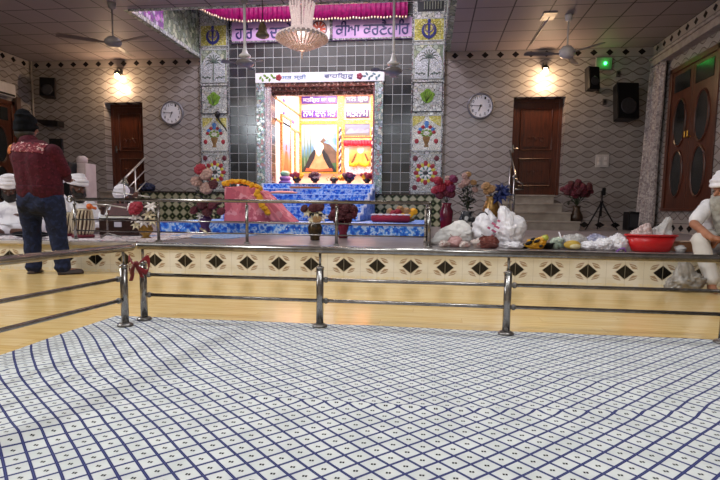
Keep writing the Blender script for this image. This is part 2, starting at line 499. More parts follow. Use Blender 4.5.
# plain doorway backs so that nothing shows daylight
m = MB(); m.bx((XL-.2, 12.4, 0), (HX0-.4, 12.5, H)); m.bx((HX1+.3, 12.4, 0), (XR+.2, 12.5, H)); struct(m.build('wall_outer', CREAMP, origin='world'))

def panel_door(name, x0, x1, z0, z1, y, hx):
    o = MB(); o.bx((x0, y, z0), (x1, y+.045, z1)); r = o.build(name, DOOR, bevel=.004); r['kind'] = 'structure'
    f = MB(); w = .07
    f.bx((x0, y-.03, z0), (x0+w, y, z1)); f.bx((x1-w, y-.03, z0), (x1, y, z1)); f.bx((x0+w, y-.03, z1-w), (x1-w, y, z1)); f.build('door_frame', DOOR, r, bevel=.006)
    zm = z0+(z1-z0)*.43; iw = x1-x0
    for k, (a, b) in enumerate(((zm+.09, z1-.2), (z0+.2, zm-.09))):
        p = MB(); X0, X1 = x0+.19, x1-.19
        for q, (dd, t) in enumerate(((0, .022), (.05, .012))):
            pass
        p.tube([(X0, y-.006, a), (X1, y-.006, a), (X1, y-.006, b), (X0, y-.006, b)], .022, 6, True)
        p.bx((X0+.07, y-.02, a+.07), (X1-.07, y, b-.07))
        cx, cz = (X0+X1)/2, (a+.22 if k == 0 else (a+b)/2)
        for s in (-1, 1):                     # carved scrolls
            p.tube([(cx+s*(.02+.10*t), y-.024, cz+.05*sin(t*5)+.02*t) for t in [i/9 for i in range(10)]], .010, 5)
            p.tube([(cx+s*(.13+.03*cos(t)), y-.024, cz+.045*sin(t)) for t in [i*.7 for i in range(8)]], .009, 5)
        p.ell((cx, y-.022, cz), (.025, .012, .04)); p.build('door_panel', DOOR, r)
    h = MB(); zh = zm+.12; h.bx((hx-.02, y-.042, zh-.08), (hx+.02, y-.03, zh+.08)); h.tube([(hx, y-.04, zh), (hx, y-.09, zh), (hx+(.09 if hx < (x0+x1)/2 else -.09), y-.09, zh-.01)], .011, 6)
    o = h.build('door_handle', STEEL, r)
    return r
panel_door('door_1', LD0+.0, LD1, DZ0, DZ1, D+.27, LD0+.12)
panel_door('door_2', RD0, RD1, DZ0, DZ1, D+.25, RD0+.05)

def leaf_door(name, x, y0, y1, z0, z1, sgn, nleaf=2):
    """carved leaves with oval panes in a side wall; sgn = direction into the room"""
    GL = pm('dark_glass', '17191b', '212426', 4., .2)
    b = MB(); b.bx((x, y0, z0), (x-sgn*.05, y1, z1)); r = b.build(name, DOOR); r['kind'] = 'structure'
    f = MB(); w = .09
    f.bx((x-sgn*.02, y0, z0), (x+sgn*.05, y0+w, z1)); f.bx((x-sgn*.02, y1-w, z0), (x+sgn*.05, y1, z1)); f.bx((x-sgn*.02, y0, z1-w), (x+sgn*.05, y1, z1)); f.bx((x-sgn*.02, y0, z0), (x+sgn*.07, y1, z0+.05))
    f.build('door_frame', DOOR, r, bevel=.006)
    L = (y1-y0-2*w)/nleaf
    for k in range(nleaf):
        a = y0+w+k*L; c = a+L/2; g = MB()
        g.bx((x, a+.006, z0+.05), (x+sgn*.025, a+L-.006, z1-w))
        lf = g.build('door_leaf', DOOR, r, bevel=.004)
        hh = z1-w-z0-.05
        for q, (cz, rz) in enumerate(((z0+.05+hh*.25, hh*.17), (z0+.05+hh*.62, hh*.17))):
            e = MB(); ry = L*.29
            e.prism(circ(0, 0, ry, 24, rz=rz), (x+sgn*.026, c, cz), (0,1,0), (0,0,1), (sgn*.006, 0, 0)); e.build('oval_pane', GL, lf)
            e = MB(); e.tube([(x+sgn*.03, c+ry*cos(t), cz+rz*sin(t)) for t in [2*pi*i/28 for i in range(28)]], .02, 6, True); e.build('oval_moulding', DOOR, lf)
        e = MB(); e.bx((x+sgn*.02, a+.1, z1-w-hh*.15), (x+sgn*.034, a+L-.1, z1-w-.07)); e.build('top_pane', GL, lf)
    h = MB(); ym = y0+w+L
    for s in (-1, 1):
        h.tube([(x+sgn*.025, ym+s*.05, z0+hh*.52), (x+sgn*.08, ym+s*.05, z0+hh*.52), (x+sgn*.08, ym+s*.05, z0+hh*.56)], .012, 6)
    h.build('door_handle', GOLD, r)
    return r
leaf_door('door_3', XR+.03, RW0, RW1, RWZ0, RWZ1, -1)
leaf_door('door_4', XL+.0, 9.3, 10.86, .45, 2.84, 1)

# curtain pelmet along the right wall, skirting
m = MB(); m.bx((XR-.16, 6.0, 3.36), (XR, 11.1, 3.48)); m.bx((XR-.19, 6.0, 3.475), (XR, 11.12, 3.51)); struct(m.build('trim_5', pm('pelmet_grey', '9a908b', '867c78', 8., .5), origin='world'))
m = MB(); m.bx((XL+.02, 10.86, .4), (XL+.10, 10.98, 2.95)); struct(m.build('trim_6', pm('jamb_brown', '6a5248', '5a463d', 8., .5), origin='world'))

# stone steps to the right door and landing of the left one
def steps(n, x0, x1, yf, label_i):
    m = MB(); rise = (DZ0-PZ)/n; td = (D-yf)/n
    for k in range(n):
        wd = .10*(n-1-k)
        m.bx((x0, yf+td*k, PZ+rise*k), (x1+wd, D+.12 if k == n-1 else D, PZ+rise*(k+1)-.03))
        m.bx((x0-.01, yf+td*k-.02, PZ+rise*(k+1)-.03), (x1+wd+.015, yf+td*(k+1)+.02 if k < n-1 else D+.12, PZ+rise*(k+1)))
    return struct(m.build('steps_'+label_i, STEPM, origin='world', bevel=.004))
steps(4, 1.42, 2.47, 10.35, 'right'); steps(4, -7.25, -6.3, 10.35, 'left')

# diamond tiled dado below the mirrors
m = MB(); m.bx((-6.25, D-.35, PZ), (AX0-.2, D-.001, .93)); m.bx((AX1-.1, D-.05, PZ), (.24, D-.001, .93))
struct(m.build('trim_7', dado_mat(), origin='world'))
m = MB(); m.bx((-6.27, D-.37, .93), (AX0-.2, D-.001, .96)); m.bx((AX1-.1, D-.06, .93), (.25, D-.001, .955)); struct(m.build('trim_8', pm('black_granite', '2b2623', '3a332f', 20., .2), origin='world'))

# ------------------------------------------------------------------ mosaic pillars
for n_, (x0, x1) in enumerate(((HX0+.01, -4.33), (-.42, .245))):
    m = MB(); m.bx((x0, D-.05, .955), (x1, D-.001, HT-.2)); struct(m.build('trim_%d' % (9+n_), MOS, origin='world'))
    m = MB()
    for xx in (x0+.012, x1-.012): m.bx((xx-.012, D-.07, .955), (xx+.012, D-.05, HT-.2))
    struct(m.build('trim_%d' % (11+n_), mosaic('speckled_edging', ['4a5560', 'd8dcdc', '7a3f4a', '9fa8a0', '2f3a4a'], 60., '8f9494', .2), origin='world'))

YP = D-.05
def colour(n, c, r=.3): return pm('inlay_'+n, c, None, 20., r)
GRN, RED, NAVY, PURP, YEL, WHT, ORG, PNK, DRK, SIL, BLU = [colour(*q) for q in (('green', '6f9a2e'), ('red', 'a5283a'), ('navy', '2a2f78'), ('purple', '6a4fa0'), ('yellow', 'd6cc4e'), ('white', 'e9ebe8'), ('orange', 'd9862c'), ('pink', 'd98fb0'), ('dark', '2f3338'), ('silver', 'b9c0c0'), ('blue', '4f86c8'))]
def pix_h(u, v): return aY(u, v, YP).z
sides = (('left', HX0+.035, -4.355, -4.665), ('right', -.395, .22, -.088))
zz = lambda v: aY(430, v, YP).z
for sd, x0, x1, cx in sides:
    # emblem on a yellow sunburst
    def panel(name, label, v0, v1, mat):
        z1, z0 = zz(v0), zz(v1)
        t = thing(name, label, 'mosaic panel', (cx, YP, z0), 'mosaic panels of the shrine pillars')
        b = MB(); b.bx((x0, YP-.012, z0), (x1, YP-.001, z1)); b.build('backing', mat, t)
        e = MB()
        for a, b_ in (((x0, z0), (x1, z0+.018)), ((x0, z1-.018), (x1, z1)), ((x0, z0), (x0+.015, z1)), ((x1-.015, z0), (x1, z1))): e.bx((a[0], YP-.018, a[1]), (b_[0], YP-.011, b_[1]))
        e.build('border', DRK if 'leaf' in label else SIL, t)
        return t, z0, z1, (z0+z1)/2
    t, z0, z1, cz = panel('emblem_panel', 'yellow sunburst panel with dark blue emblem, top of the %s mosaic pillar' % sd, 18, 41, MOSY)
    b = MB()
    for k in range(24):
        a = 2*pi*k/24
        b.xz([(cx+.14*cos(a-.05), cz+.14*sin(a-.05)), (cx+.14*cos(a+.05), cz+.14*sin(a+.05)), (cx+.30*cos(a+.02)*.95, cz+.24*sin(a+.02)), (cx+.30*cos(a-.02)*.95, cz+.24*sin(a-.02))], YP-.0125, .003)
    b.build('sun_rays', colour('ochre', '8f8a2c'), t)
    b = MB()
    for s in (-1, 1):      # two curved swords
        pts = [(cx+s*(.15*cos(a)), cz-.02+.16*sin(a)) for a in [radians(-100+14*i) for i in range(12)]]
        inn = [(cx+s*(.105*cos(a)), cz+.01+.13*sin(a)) for a in [radians(-95+13.2*i) for i in range(12)]]
        b.xz(pts+inn[::-1], YP-.014, .006)
    b.xz([(cx-.012, cz-.2), (cx+.012, cz-.2), (cx+.02, cz+.0), (cx+.03, cz+.12), (cx, cz+.2), (cx-.03, cz+.12), (cx-.02, cz)], YP-.016, .006)
    b.ell((cx, YP-.018, cz+.17), (.035, .008, .035))
    b.build('emblem', NAVY, t)
    b = MB(); b.tube([(cx+.085*cos(a), YP-.02, cz+.03+.085*sin(a)) for a in [2*pi*i/24 for i in range(24)]], .010, 5, True); b.build('emblem_ring', PURP, t)
    # pointed arch with a palm
    t, z0, z1, cz = panel('palm_panel', 'grey arch panel with palm tree, under the %s emblem panel' % sd, 44, 79, MOSG)
    w = (x1-x0)/2-.03; hh = z1-z0
    b = MB(); b.xz([(cx-w, z0+.02), (cx+w, z0+.02), (cx+w, z0+hh*.55), (cx+w*.75, z0+hh*.72), (cx+w*.35, z0+hh*.86), (cx, z1-.03), (cx-w*.35, z0+hh*.86), (cx-w*.75, z0+hh*.72), (cx-w, z0+hh*.55)], YP-.0125, .004); b.build('arch', mosaic('pale_mosaic', ['e4e8ea', 'c6ced2', 'b4bcc4', 'd9dde6'], 26., 'c6cdd2', .5), t)
    b = MB(); b.tube([(cx, YP-.018, z0+.05), (cx+.01, YP-.018, z0+hh*.6)], [.02, .012], 6)
    for k in range(9):
        a = radians(-20+27.5*k); l = .2
        b.tube([(cx+.01, YP-.018, z0+hh*.6), (cx+.01+l*.6*cos(a), YP-.018, z0+hh*.6+l*.6*sin(a)+.04), (cx+.01+l*cos(a), YP-.018, z0+hh*.6+l*sin(a)*.9)], [.012, .012, .003], 5)
    for s in (-1, 1):
        for q in range(4): b.ell((cx+s*(.08+.05*q), YP-.017, z0+.1+.02*(q % 2)), (.028, .006, .02))
    b.build('palm', colour('greygreen', '5a6a62'), t)
    # big leaf
    t, z0, z1, cz = panel('leaf_panel', 'silver panel with a round green leaf, middle of the %s mosaic pillar' % sd, 82, 112, MOS)
    lc = cz+.02
    b = MB(); b.xz([(cx+.14*cos(a)*(1+.12*sin(5*a)), lc+.13*sin(a)*(1+.12*cos(4*a))) for a in [2*pi*i/40 for i in range(40)]], YP-.013, .007); b.build('leaf', GRN, t)
    b = MB()
    for k in range(5): b.tube([(cx-.02, YP-.021, lc-.12), (cx+.1*cos(.5+.5*k), YP-.021, lc+.1*sin(.5+.5*k))], .005, 4)
    b.tube([(cx-.14, YP-.017, lc-.17), (cx-.06, YP-.017, lc-.16), (cx, YP-.017, lc-.1)], .008, 5); b.build('leaf_veins', colour('deepgreen', '3f5a24'), t)
    # flower vase
    t, z0, z1, cz = panel('vase_panel', 'white and yellow panel with a flower vase, lower part of the %s mosaic pillar' % sd, 115, 151, mosaic('white_mosaic', ['eceee8', 'd9ddd6', 'c6ccc4', 'e4e0cc'], 34., 'd8dbd4', .5))
    hh = z1-z0; w = (x1-x0)/2-.02
    b = MB()
    for s in (-1, 1): b.xz([(cx+s*w, z1-.02), (cx+s*.03, z1-.02), (cx+s*.06, z1-.09), (cx+s*w*.6, z1-.17), (cx+s*w, z1-.24)], YP-.0125, .004)
    b.build('spandrel', MOSY, t)
    b = MB(); b.lathe([(.045, z0+.08), (.05, z0+.09), (.03, z0+.14), (.075, z0+.24), (.08, z0+.28), (.05, z0+.30)], (cx, YP-.012, 0), 12, None, 1, .12); b.build('inlaid_vase', colour('bronze', '8a6a3c'), t)
    for k in range(7):
        a = pi*k/6; b = MB(); b.ell((cx+.15*cos(a), YP-.016, z0+.38+.12*sin(a)), (.04, .006, .036)); b.build('inlaid_flower', BLU if k % 2 else RED, t)
    b = MB(); b.ell((cx, YP-.017, z0+.56), (.05, .007, .05)); b.build('inlaid_flower', BLU, t)
    for q in (-1, 1): b = MB(); b.ell((cx+q*.2, YP-.016, z0+.2), (.045, .006, .05)); b.build('inlaid_flower', RED, t)
    b = MB()
    for k in range(8): b.ell((cx+.1*cos(k*.8), YP-.015, z0+.36+.06*sin(k*.8)), (.035, .005, .02))
    b.build('inlaid_leaves', GRN, t)
    # mandala of petals
    t, z0, z1, cz = panel('mandala_panel', 'pale panel with a ring of red petals, foot of the %s mosaic pillar' % sd, 154, 192, MOS)
    lay = ((8, .19, .055, RED, 0), (8, .17, .04, YEL, .39), (8, .11, .045, WHT, 0), (8, .10, .03, colour('teal', '3f7a70'), .39), (1, 0, .05, DRK, 0))
    for n, R, q, mt, off in lay:
        for k in range(n):
            a = 2*pi*k/n+off; b = MB()
            b.ell((cx+R*cos(a), YP-.015, cz+R*sin(a)), (q*1.15, .006, q*.8), Matrix.Rotation(-a, 3, 'Y'), 8, 6); b.build('inlaid_petal', mt, t)
    for sx in (-1, 1):
        for sz in (-1, 1): b = MB(); b.ell((cx+sx*.22, YP-.015, cz+sz*.3), (.055, .006, .055), None, 8, 6); b.build('corner_rosette', colour('wine', '6d2436'), t)

# ------------------------------------------------------------------ writing band above the mirrors
LILAC = pm('lilac_board', 'bb98c2', 'a986b4', 3., .35); NAVYT = pm('navy_letter', '24225f', '1d1b52', 9., .4)
YB = D-.04
def band(name, label, u0, u1, mat, z0=4.11, z1=4.55):
    x0, x1 = aY(u0, 30, YB).x, aY(u1, 30, YB).x
    t = thing(name, label, 'sign', ((x0+x1)/2, YB, z0))
    b = MB(); b.bx((x0, YB-.012, z0), (x1, D+.002, z1)); b.build('board', mat, t)
    b = MB()
    for a, c in (((x0, z0), (x1, z0+.03)), ((x0, z1-.02), (x1, z1)), ((x0, z0), (x0+.025, z1)), ((x1-.025, z0), (x1, z1))): b.bx((a[0], YB-.025, a[1]), (c[0], YB-.012, c[1]))
    b.build('border', mosaic('speckled_edging', [], 60.), t)
    return t, x0, x1
t, x0, x1 = band('sign_panel', 'lilac sign with blue Gurmukhi letters left of the wheel emblem', 231, 302, LILAC)
lettering('ਹ\u0a3fਰ ਕਾ ਦਰਸ\u0a47', ((x0+x1)/2-.06, YB-.016, 4.33), (x1-x0)*.80, .30, 'lettering', NAVYT, t, None, .006, .014)
t, x0, x1 = band('wheel_panel', 'white panel with orange spoked wheel, between the two lilac signs', 303, 331, pm('white_board', 'e6e3e4', 'd6d2d6', 3., .35))
cx = aY(319, 29, YB).x; cz = 4.34
b = MB()
for k in range(10):
    a = 2*pi*k/10; b.xz([(cx+.03*cos(a-.5), cz+.03*sin(a-.5)), (cx+.145*cos(a-.2), cz+.145*sin(a-.2)), (cx+.145*cos(a+.2), cz+.145*sin(a+.2)), (cx+.03*cos(a+.5), cz+.03*sin(a+.5))], YB-.0125, .006)
b.build('wheel_spokes', pm('vermilion', 'cf5a3a', 'b94a30', 9., .4), t)
b = MB(); b.tube([(cx+.16*cos(a), YB-.016, cz+.16*sin(a)) for a in [2*pi*i/30 for i in range(30)]], .013, 5, True); b.build('wheel_rim', pm('rim_brown', '7a4a48', '6a3f3f', 9., .4), t)
t, x0, x1 = band('sign_panel', 'lilac sign with blue Gurmukhi letters right of the wheel emblem', 331.5, 413, LILAC)
lettering('ਕ\u0a40ਆ ਕਰਣ\u0a48ਹਾ\u0a3fਰ', ((x0+x1)/2, YB-.016, 4.335), (x1-x0)*.9, .30, 'lettering', NAVYT, t, None, .006, .014)

# magenta valance hung in the well
MAG = pm('magenta_satin', '8c0657', '70044a', 14., .5, spec=.25)
path = [V((HX0+.32, HY0+.25, 0)), V((HX0+.36, 9.6, 0)), V((HX0+.45, 10.5, 0)), V((HX0+.62, 10.95, 0)), V((HX0+.95, 11.2, 0)), V((HX0+1.6, 11.24, 0)), V((-2., 11.24, 0)), V((-.52, 11.24, 0))]
seg = [0]
for a, b_ in zip(path, path[1:]): seg.append(seg[-1]+(b_-a).length)
def along(t):
    s = t*seg[-1]
    for i in range(len(path)-1):
        if s <= seg[i+1]+1e-6:
            d = (path[i+1]-path[i]); return path[i]+d*((s-seg[i])/d.length), V((-d.y, d.x, 0)).normalized()
    return path[-1], V((0, 1, 0))
t = thing('valance', 'magenta pleated satin valance with gold fringe above the signs', 'curtain', (-2.3, 11.24, 4.5))
def fv(u, w):
    p, n = along(u); q = p + n*(.010*sin(u*380)+.006*sin(u*97)) ; q.z = 4.50 + w*.62 - (0 if w else .02*abs(sin(u*46))); return q
b = MB(); b.grid(fv, 760, 3); o = b.build('pleated_cloth', MAG, t, True); q = o.modifiers.new('s', 'SOLIDIFY'); q.thickness = .006
b = MB()
for i in range(96):
    p, n = along((i+.5)/96); b.ell((p.x, p.y-.02, 4.49-.02*abs(sin((i+.5)/96*46))), (.02, .012, .03), None, 6, 4)
b.build('gold_fringe', pm('gold_fringe', 'd9b48a', 'e6d0c0', 30., .35, .3), t, True)
t = thing('window_grille', 'small dark grille panel above the right emblem panel', 'grille', (.0, D-.06, 4.6))
b = MB(); b.bx((-.33, D-.06, 4.62), (.2, D-.05, 5.1)); b.build('backing', pm('dark_panel', '2a2c30', '35383c', 8., .3), t)
b = MB()
for k in range(7): b.bx((-.2+.055*k, D-.08, 4.66), (-.185+.055*k, D-.06, 5.06))
b.build('bars', pm('pale_metal', '9fa59a', '8b917f', 9., .35, .5), t)

# ------------------------------------------------------------------ shrine alcove
AW = pm('shrine_white', 'efe6e0', 'e6dcd4', 3., .35); APEACH = pm('shrine_peach', 'f2d2b8', 'ecc4a4', 3., .4)
ORNG = floral('orange_gilt', 'd98f48', ['b5622c', 'ecc890'], 26., .55, .35)
m = MB(); m.bx((AX0-.1, AY1, AZ0-.2), (AX1+.1, AY1+.1, AZC+.1)); struct(m.build('wall_shrine_back', APEACH, origin='world'))
m = MB(); m.bx((AX0-.1, D+.29, AZ0-.2), (AX0, AY1, AZC+.1)); struct(m.build('wall_shrine_left', AW, origin='world'))
m = MB(); m.bx((AX1, D+.29, AZ0-.2), (AX1+.1, AY1, AZC+.1)); struct(m.build('wall_shrine_right', AW, origin='world'))
m = MB(); m.bx((AX0-.1, D+.29, AZC), (AX1+.1, AY1+.1, AZC+.1)); struct(m.build('ceiling_shrine', AW, origin='world'))
m = MB(); m.bx((AX0-.1, D-.0, AZ0-.2), (AX1+.1, AY1+.1, AZ0)); struct(m.build('floor_shrine', pm('pink_cloth', 'e8a8a0', 'd88f8c', 6., .8), origin='world'))
# mosaic surround
fx0, fx1 = aY(258, 120, D).x, aY(383, 120, D).x
for n_, (a, b_) in enumerate(((fx0, fx0+.17), (fx1-.17, fx1))):
    m = MB(); m.bx((a, D-.09, .955), (b_, D-.001, 3.27)); struct(m.build('trim_%d' % (13+n_), MOSC, origin='world'))
m = MB()
for xx in (fx0+.21, fx0+.285, fx1-.19): m.tube([(xx, D-.03, AZ0), (xx, D-.03, 3.26)], .022, 8)
struct(m.build('trim_15', pm('dark_red_beading', '5a2a30', 'a8787c', 60., .3), origin='world'))
m = MB(); m.bx((fx0+.17, D-.05, AZ0), (AX0+.0, D+.0, 3.26)); struct(m.build('trim_16', mosaic('pink_mosaic', ['f0e6e8', 'e2b8c4', 'd4dce4', 'efe9dc'], 40., 'eadfe2', .4), origin='world'))
# brown stepped cornice over the opening
m = MB(); CORN = floral('brown_cornice', '6a4034', ['b06a5c', '4a2a22', 'd8b0a0'], 12., .56, .35)
for k, (z, y) in enumerate(((3.265, .0), (3.195, .10), (3.12, .2))): m.bx((fx0+.17, D-.07+y, z-.075), (fx1-.17, D+.06+y, z))
struct(m.build('trim_17', CORN, origin='world'))
# white header with writing and flowers
t = thing('shrine_header', 'white glazed header with blue writing and flower painted ends over the shrine', 'sign', ((fx0+fx1)/2, D-.09, 3.36))
hz = 3.265
b = MB(); b.bx((fx0-.02, D-.10, hz), (fx1+.02, D-.001, hz+.2)); b.build('board', pm('white_glaze', 'f0f1f1', 'e4e6ea', 6., .3), t)
lettering('ਸਤ ਸ੍ਰੀ', ((fx0+fx1)/2-.53, D-.103, hz+.10), .52, .11, 'lettering', BLU, t)
lettering('ਵਾਹਿਗੁਰੂ', ((fx0+fx1)/2+.42, D-.103, hz+.11), .62, .13, 'lettering', pm('slate_letter', '5a6aa0', '4f5f98', 9., .4), t)
for s, c in ((-1, RED), (1, colour('crimson', '8f2748'))):
    b = MB(); q = (fx0+fx1)/2 + s*.86
    for k in range(5): b.ell((q+.035*cos(k*1.26), D-.102, hz+.1+.035*sin(k*1.26)), (.034, .008, .034), None, 8, 6)
    b.build('painted_flower', c, t)
    b = MB()
    for k in range(7): b.ell((q+s*(.1+.05*k), D-.102, hz+.10+.05*sin(k*2.1)), (.04, .007, .022), Matrix.Rotation(k*.9, 3, 'Y'), 8, 6)
    b.build('painted_leaves', GRN if s < 0 else colour('greyblue', '6f8f9a'), t)

YS = AY1-.02
def bp(u, v): q = aY(u, v, YS); return q.x, q.z
# gilt framework of the back wall
m = MB()
def bar(u0, v0, u1, v1, t=.03):
    a, b_ = bp(u0, v0), bp(u1, v1); m.bx((a[0], YS-t, b_[1]), (b_[0], YS+.02, a[1]))
bar(299, 92, 384, 96); bar(299, 121, 343, 124.5); bar(338.5, 92, 343.5, 174, .05); bar(371, 92, 376, 174, .05); bar(343, 120, 372, 123.5); bar(298, 96, 301, 178, .05)
struct(m.build('trim_18', ORNG, origin='world'))
PURS = pm('purple_plate', '5a2f9a', '4a2688', 9., .3); DPUR = pm('deep_purple_plate', '3a2160', '2f1a52', 9., .3); WLET = pm('white_letter', 'f4f2f0', 'eae8e6', 9., .5)
for (u0, v0, u1, v1, txt, lab, mt) in ((302, 96.5, 337, 103.5, 'ਸਤਿਗੁਰ ਕਾ ਦਰ', 'purple plate with white writing, upper one above the large painting', PURS), (302, 110.5, 337, 117.5, 'ਨਾਮ ਦਾਨ ਸਤ', 'purple plate with white writing, lower one above the large painting', PURS),
        (346, 96.5, 369, 103, 'ਧਨ ਗੁਰ', 'dark purple plate with writing, upper one on the shrine right side', DPUR), (346, 110, 369, 117.5, 'ਸਤਨਾਮ', 'dark purple plate with white writing, above the mountain picture', DPUR)):
    a, b_ = bp(u0, v0), bp(u1, v1)
    t = thing('name_plate', lab, 'sign', ((a[0]+b_[0])/2, YS-.03, b_[1]), 'plates in the shrine')
    b = MB(); b.bx((a[0], YS-.03, b_[1]), (b_[0], YS+.01, a[1])); b.build('plate', mt, t, bevel=.004)
    lettering(txt, ((a[0]+b_[0])/2, YS-.033, (a[1]+b_[1])/2), (b_[0]-a[0])*.92, (a[1]-b_[1])*.74, 'lettering', WLET, t)

def painting_mat(name, top, mid, low, sc):
    m, nt, b = newmat(name); x, y, z = coords(nt)
    n = nz(nt, None, sc, 4.)
    c = ramp(nt, z*.8+n*.5-.1, [(.1, low), (.4, mid), (.62, top), (.9, 'b4cbe0')]); fin(nt, b, c, .35); return m
# large painting: seated robed figure in a valley
a, b_ = bp(302, 124.5), bp(337, 172.5); x0, x1, z0, z1 = a[0], b_[0], b_[1], a[1]; w, h = x1-x0, z1-z0
t = thing('framed_painting', 'large painting of a white bearded robed figure seated before mountains', 'painting', ((x0+x1)/2, YS-.03, z0))
b = MB(); b.bx((x0, YS-.03, z0), (x1, YS+.01, z1)); b.build('canvas', painting_mat('valley_paint', '5f8fb8', '47744f', '2a4028', 2.2), t)
b = MB()
for A, B in (((x0-.03, z0-.03), (x1+.03, z0)), ((x0-.03, z1), (x1+.03, z1+.03)), ((x0-.03, z0), (x0, z1)), ((x1, z0), (x1+.03, z1))): b.bx((A[0], YS-.06, A[1]), (B[0], YS, B[1]))
b.build('frame', pm('gilt_frame', 'e0b050', 'c98f36', 20., .3, .3), t)
def P(pts): return [(x0+w*p, z0+h*q) for p, q in pts]
b = MB(); b.xz(P([(.40, .35), (.50, .62), (.62, .72), (.80, .58), (1, .42), (1, .2), (.4, .2)]), YS-.031, .003); b.build('painted_mountain', pm('paint_brown', '6a5648', '54463c', 5., .5), t)
b = MB(); b.xz(P([(.62, .62), (.8, .72), (1, .86), (1, .5), (.8, .58)]), YS-.032, .003); b.build('painted_snow', pm('paint_sky', '4f7fbc', '8fb0d6', 4., .5), t)
b = MB()
for q in (.07, .16, .24): b.xz(P([(q, .12), (q+.035, .12), (q+.03, .97), (q+.005, .97)]), YS-.034, .003)
b.build('painted_trees', pm('paint_bark', '7f9a80', '5a7560', 6., .5), t)
b = MB(); b.xz(P([(.02, .03), (.12, .16), (.24, .36), (.35, .47), (.63, .47), (.75, .36), (.88, .16), (.98, .03)]), YS-.036, .003); b.build('painted_shawl', DRK, t)
b = MB(); b.xz(P([(.18, .03), (.27, .16), (.37, .3), (.41, .44), (.57, .44), (.62, .3), (.72, .16), (.82, .03)]), YS-.039, .003); b.build('painted_robe', pm('paint_robe', 'c89c70', 'b0845a', 5., .5), t)
b = MB(); b.xz(P(circ(.49, .53, .14, 18, rz=.10)), YS-.042, .003); b.xz(P([(.37, .52), (.42, .38), (.49, .33), (.56, .38), (.61, .52)]), YS-.041, .003); b.build('painted_head', pm('paint_beard', 'f0dccb', 'e4ccb8', 5., .5), t)
b = MB(); b.xz(P([(.10, .02), (.9, .02), (.86, .09), (.5, .06), (.14, .09)]), YS-.043, .003); b.build('painted_mat', pm('paint_rust', 'b05a34', '93482a', 5., .5), t)

# small landscape and the canopied picture at the right
a, b_ = bp(345, 124), bp(370, 136); x0, x1, z0, z1 = a[0], b_[0], b_[1], a[1]; w, h = x1-x0, z1-z0
t = thing('landscape_picture', 'small picture of pale blue mountains above the red valance', 'painting', ((x0+x1)/2, YS-.02, z0))
b = MB(); b.bx((x0, YS-.02, z0), (x1, YS+.01, z1)); b.build('canvas', painting_mat('sky_paint', '9aa4c4', '6f7898', '6a604c', 3.), t)
b = MB(); b.xz(P([(.05, .3), (.25, .7), (.4, .4), (.6, .75), (.8, .45), (.95, .6), (.95, .25), (.05, .2)]), YS-.021, .003); b.build('painted_mountain', pm('paint_slate', '7d86a8', '6f7288', 5., .5), t)
b = MB()
for A, B in (((x0-.02, z0-.02), (x1+.02, z0)), ((x0-.02, z1), (x1+.02, z1+.02)), ((x0-.02, z0), (x0, z1)), ((x1, z0), (x1+.02, z1))): b.bx((A[0], YS-.04, A[1]), (B[0], YS, B[1]))
b.build('frame', ORNG, t)
a, b_ = bp(345, 140), bp(371, 175); x0, x1, z0, z1 = a[0], b_[0], b_[1], a[1]; w, h = x1-x0, z1-z0
t = thing('framed_painting', 'orange painting of a seated figure under a red valance, right side of the shrine', 'painting', ((x0+x1)/2, YS-.02, z0))
b = MB(); b.bx((x0, YS-.02, z0), (x1, YS+.01, z1)); b.build('canvas', painting_mat('amber_paint', 'd9a860', 'cf8a40', 'b5642e', 3.), t)
b = MB(); b.xz(P([(.0, .2), (.16, .2), (.16, .92), (0, .92)]), YS-.023, .003); b.build('painted_curtain', WHT, t)
b = MB(); b.xz(P([(.3, .32), (.42, .5), (.48, .62), (.72, .62), (.8, .5), (.94, .32)]), YS-.023, .003); b.build('painted_robe', pm('paint_saffron', 'e8b458', 'd89a3c', 5., .5), t)
b = MB(); b.xz(P(circ(.6, .72, .13, 16, rz=.11)), YS-.027, .003); b.build('painted_head', _mc['paint_beard'], t)
for s in (-1, 1): b = MB(); b.xz(P([(.6+s*.14, .62), (.6+s*.2, .6), (.6+s*.36, .34), (.6+s*.28, .34)]), YS-.026, .003); b.build('painted_shawl', pm('paint_umber', '7a4a2a', '6a3f24', 5., .5), t)
t = thing('red_valance', 'small red gathered valance over the orange painting', 'curtain', ((x0+x1)/2, YS-.1, z1-.14))
b = MB(); b.grid(lambda u, q: V((x0-.02+(w+.04)*u, YS-.09+.015*sin(u*60), z1-.02-.13*q-(.015*abs(sin(u*18)) if q else 0))), 60, 2); o = b.build('gathered_cloth', pm('red_satin', 'd8203c', 'b8142e', 12., .5), t, True); o.modifiers.new('s', 'SOLIDIFY').thickness = .005
b = MB(); b.tube([(x0-.04, YS-.09, z1), (x1+.04, YS-.09, z1)], .012, 6); b.build('rod', GOLD, t)
t = thing('yellow_swag', 'bright yellow draped cloth swag before the orange painting', 'cloth', ((x0+x1)/2, YS-.12, z0+.1))
b = MB(); b.tube([(x0+.12+(w-.16)*i/16, YS-.12, z0+.38*h/1.-.10*abs(sin(i/16*2*pi))-.02*sin(i)) for i in range(17)], [.02+.035*abs(sin(i/16*2*pi)) for i in range(17)], 8); o = b.build('drape', pm('yellow_cloth', 'f3c61c', 'e0a814', 12., .7), t, True)
t = thing('embroidered_cloth', 'white embroidered cloth hung below the yellow swag', 'cloth', ((x0+x1)/2, YS-.1, z0-.02))
b = MB(); b.grid(lambda u, q: V((x0+.03+(w-.03)*u, YS-.05+.012*sin(u*30), z0+.01+.2*q)), 40, 3); o = b.build('cloth', floral('white_lace', 'f2eef0', ['c8c0d8', 'e0b8c8'], 20., .55), t, True); o.modifiers.new('s', 'SOLIDIFY').thickness = .006
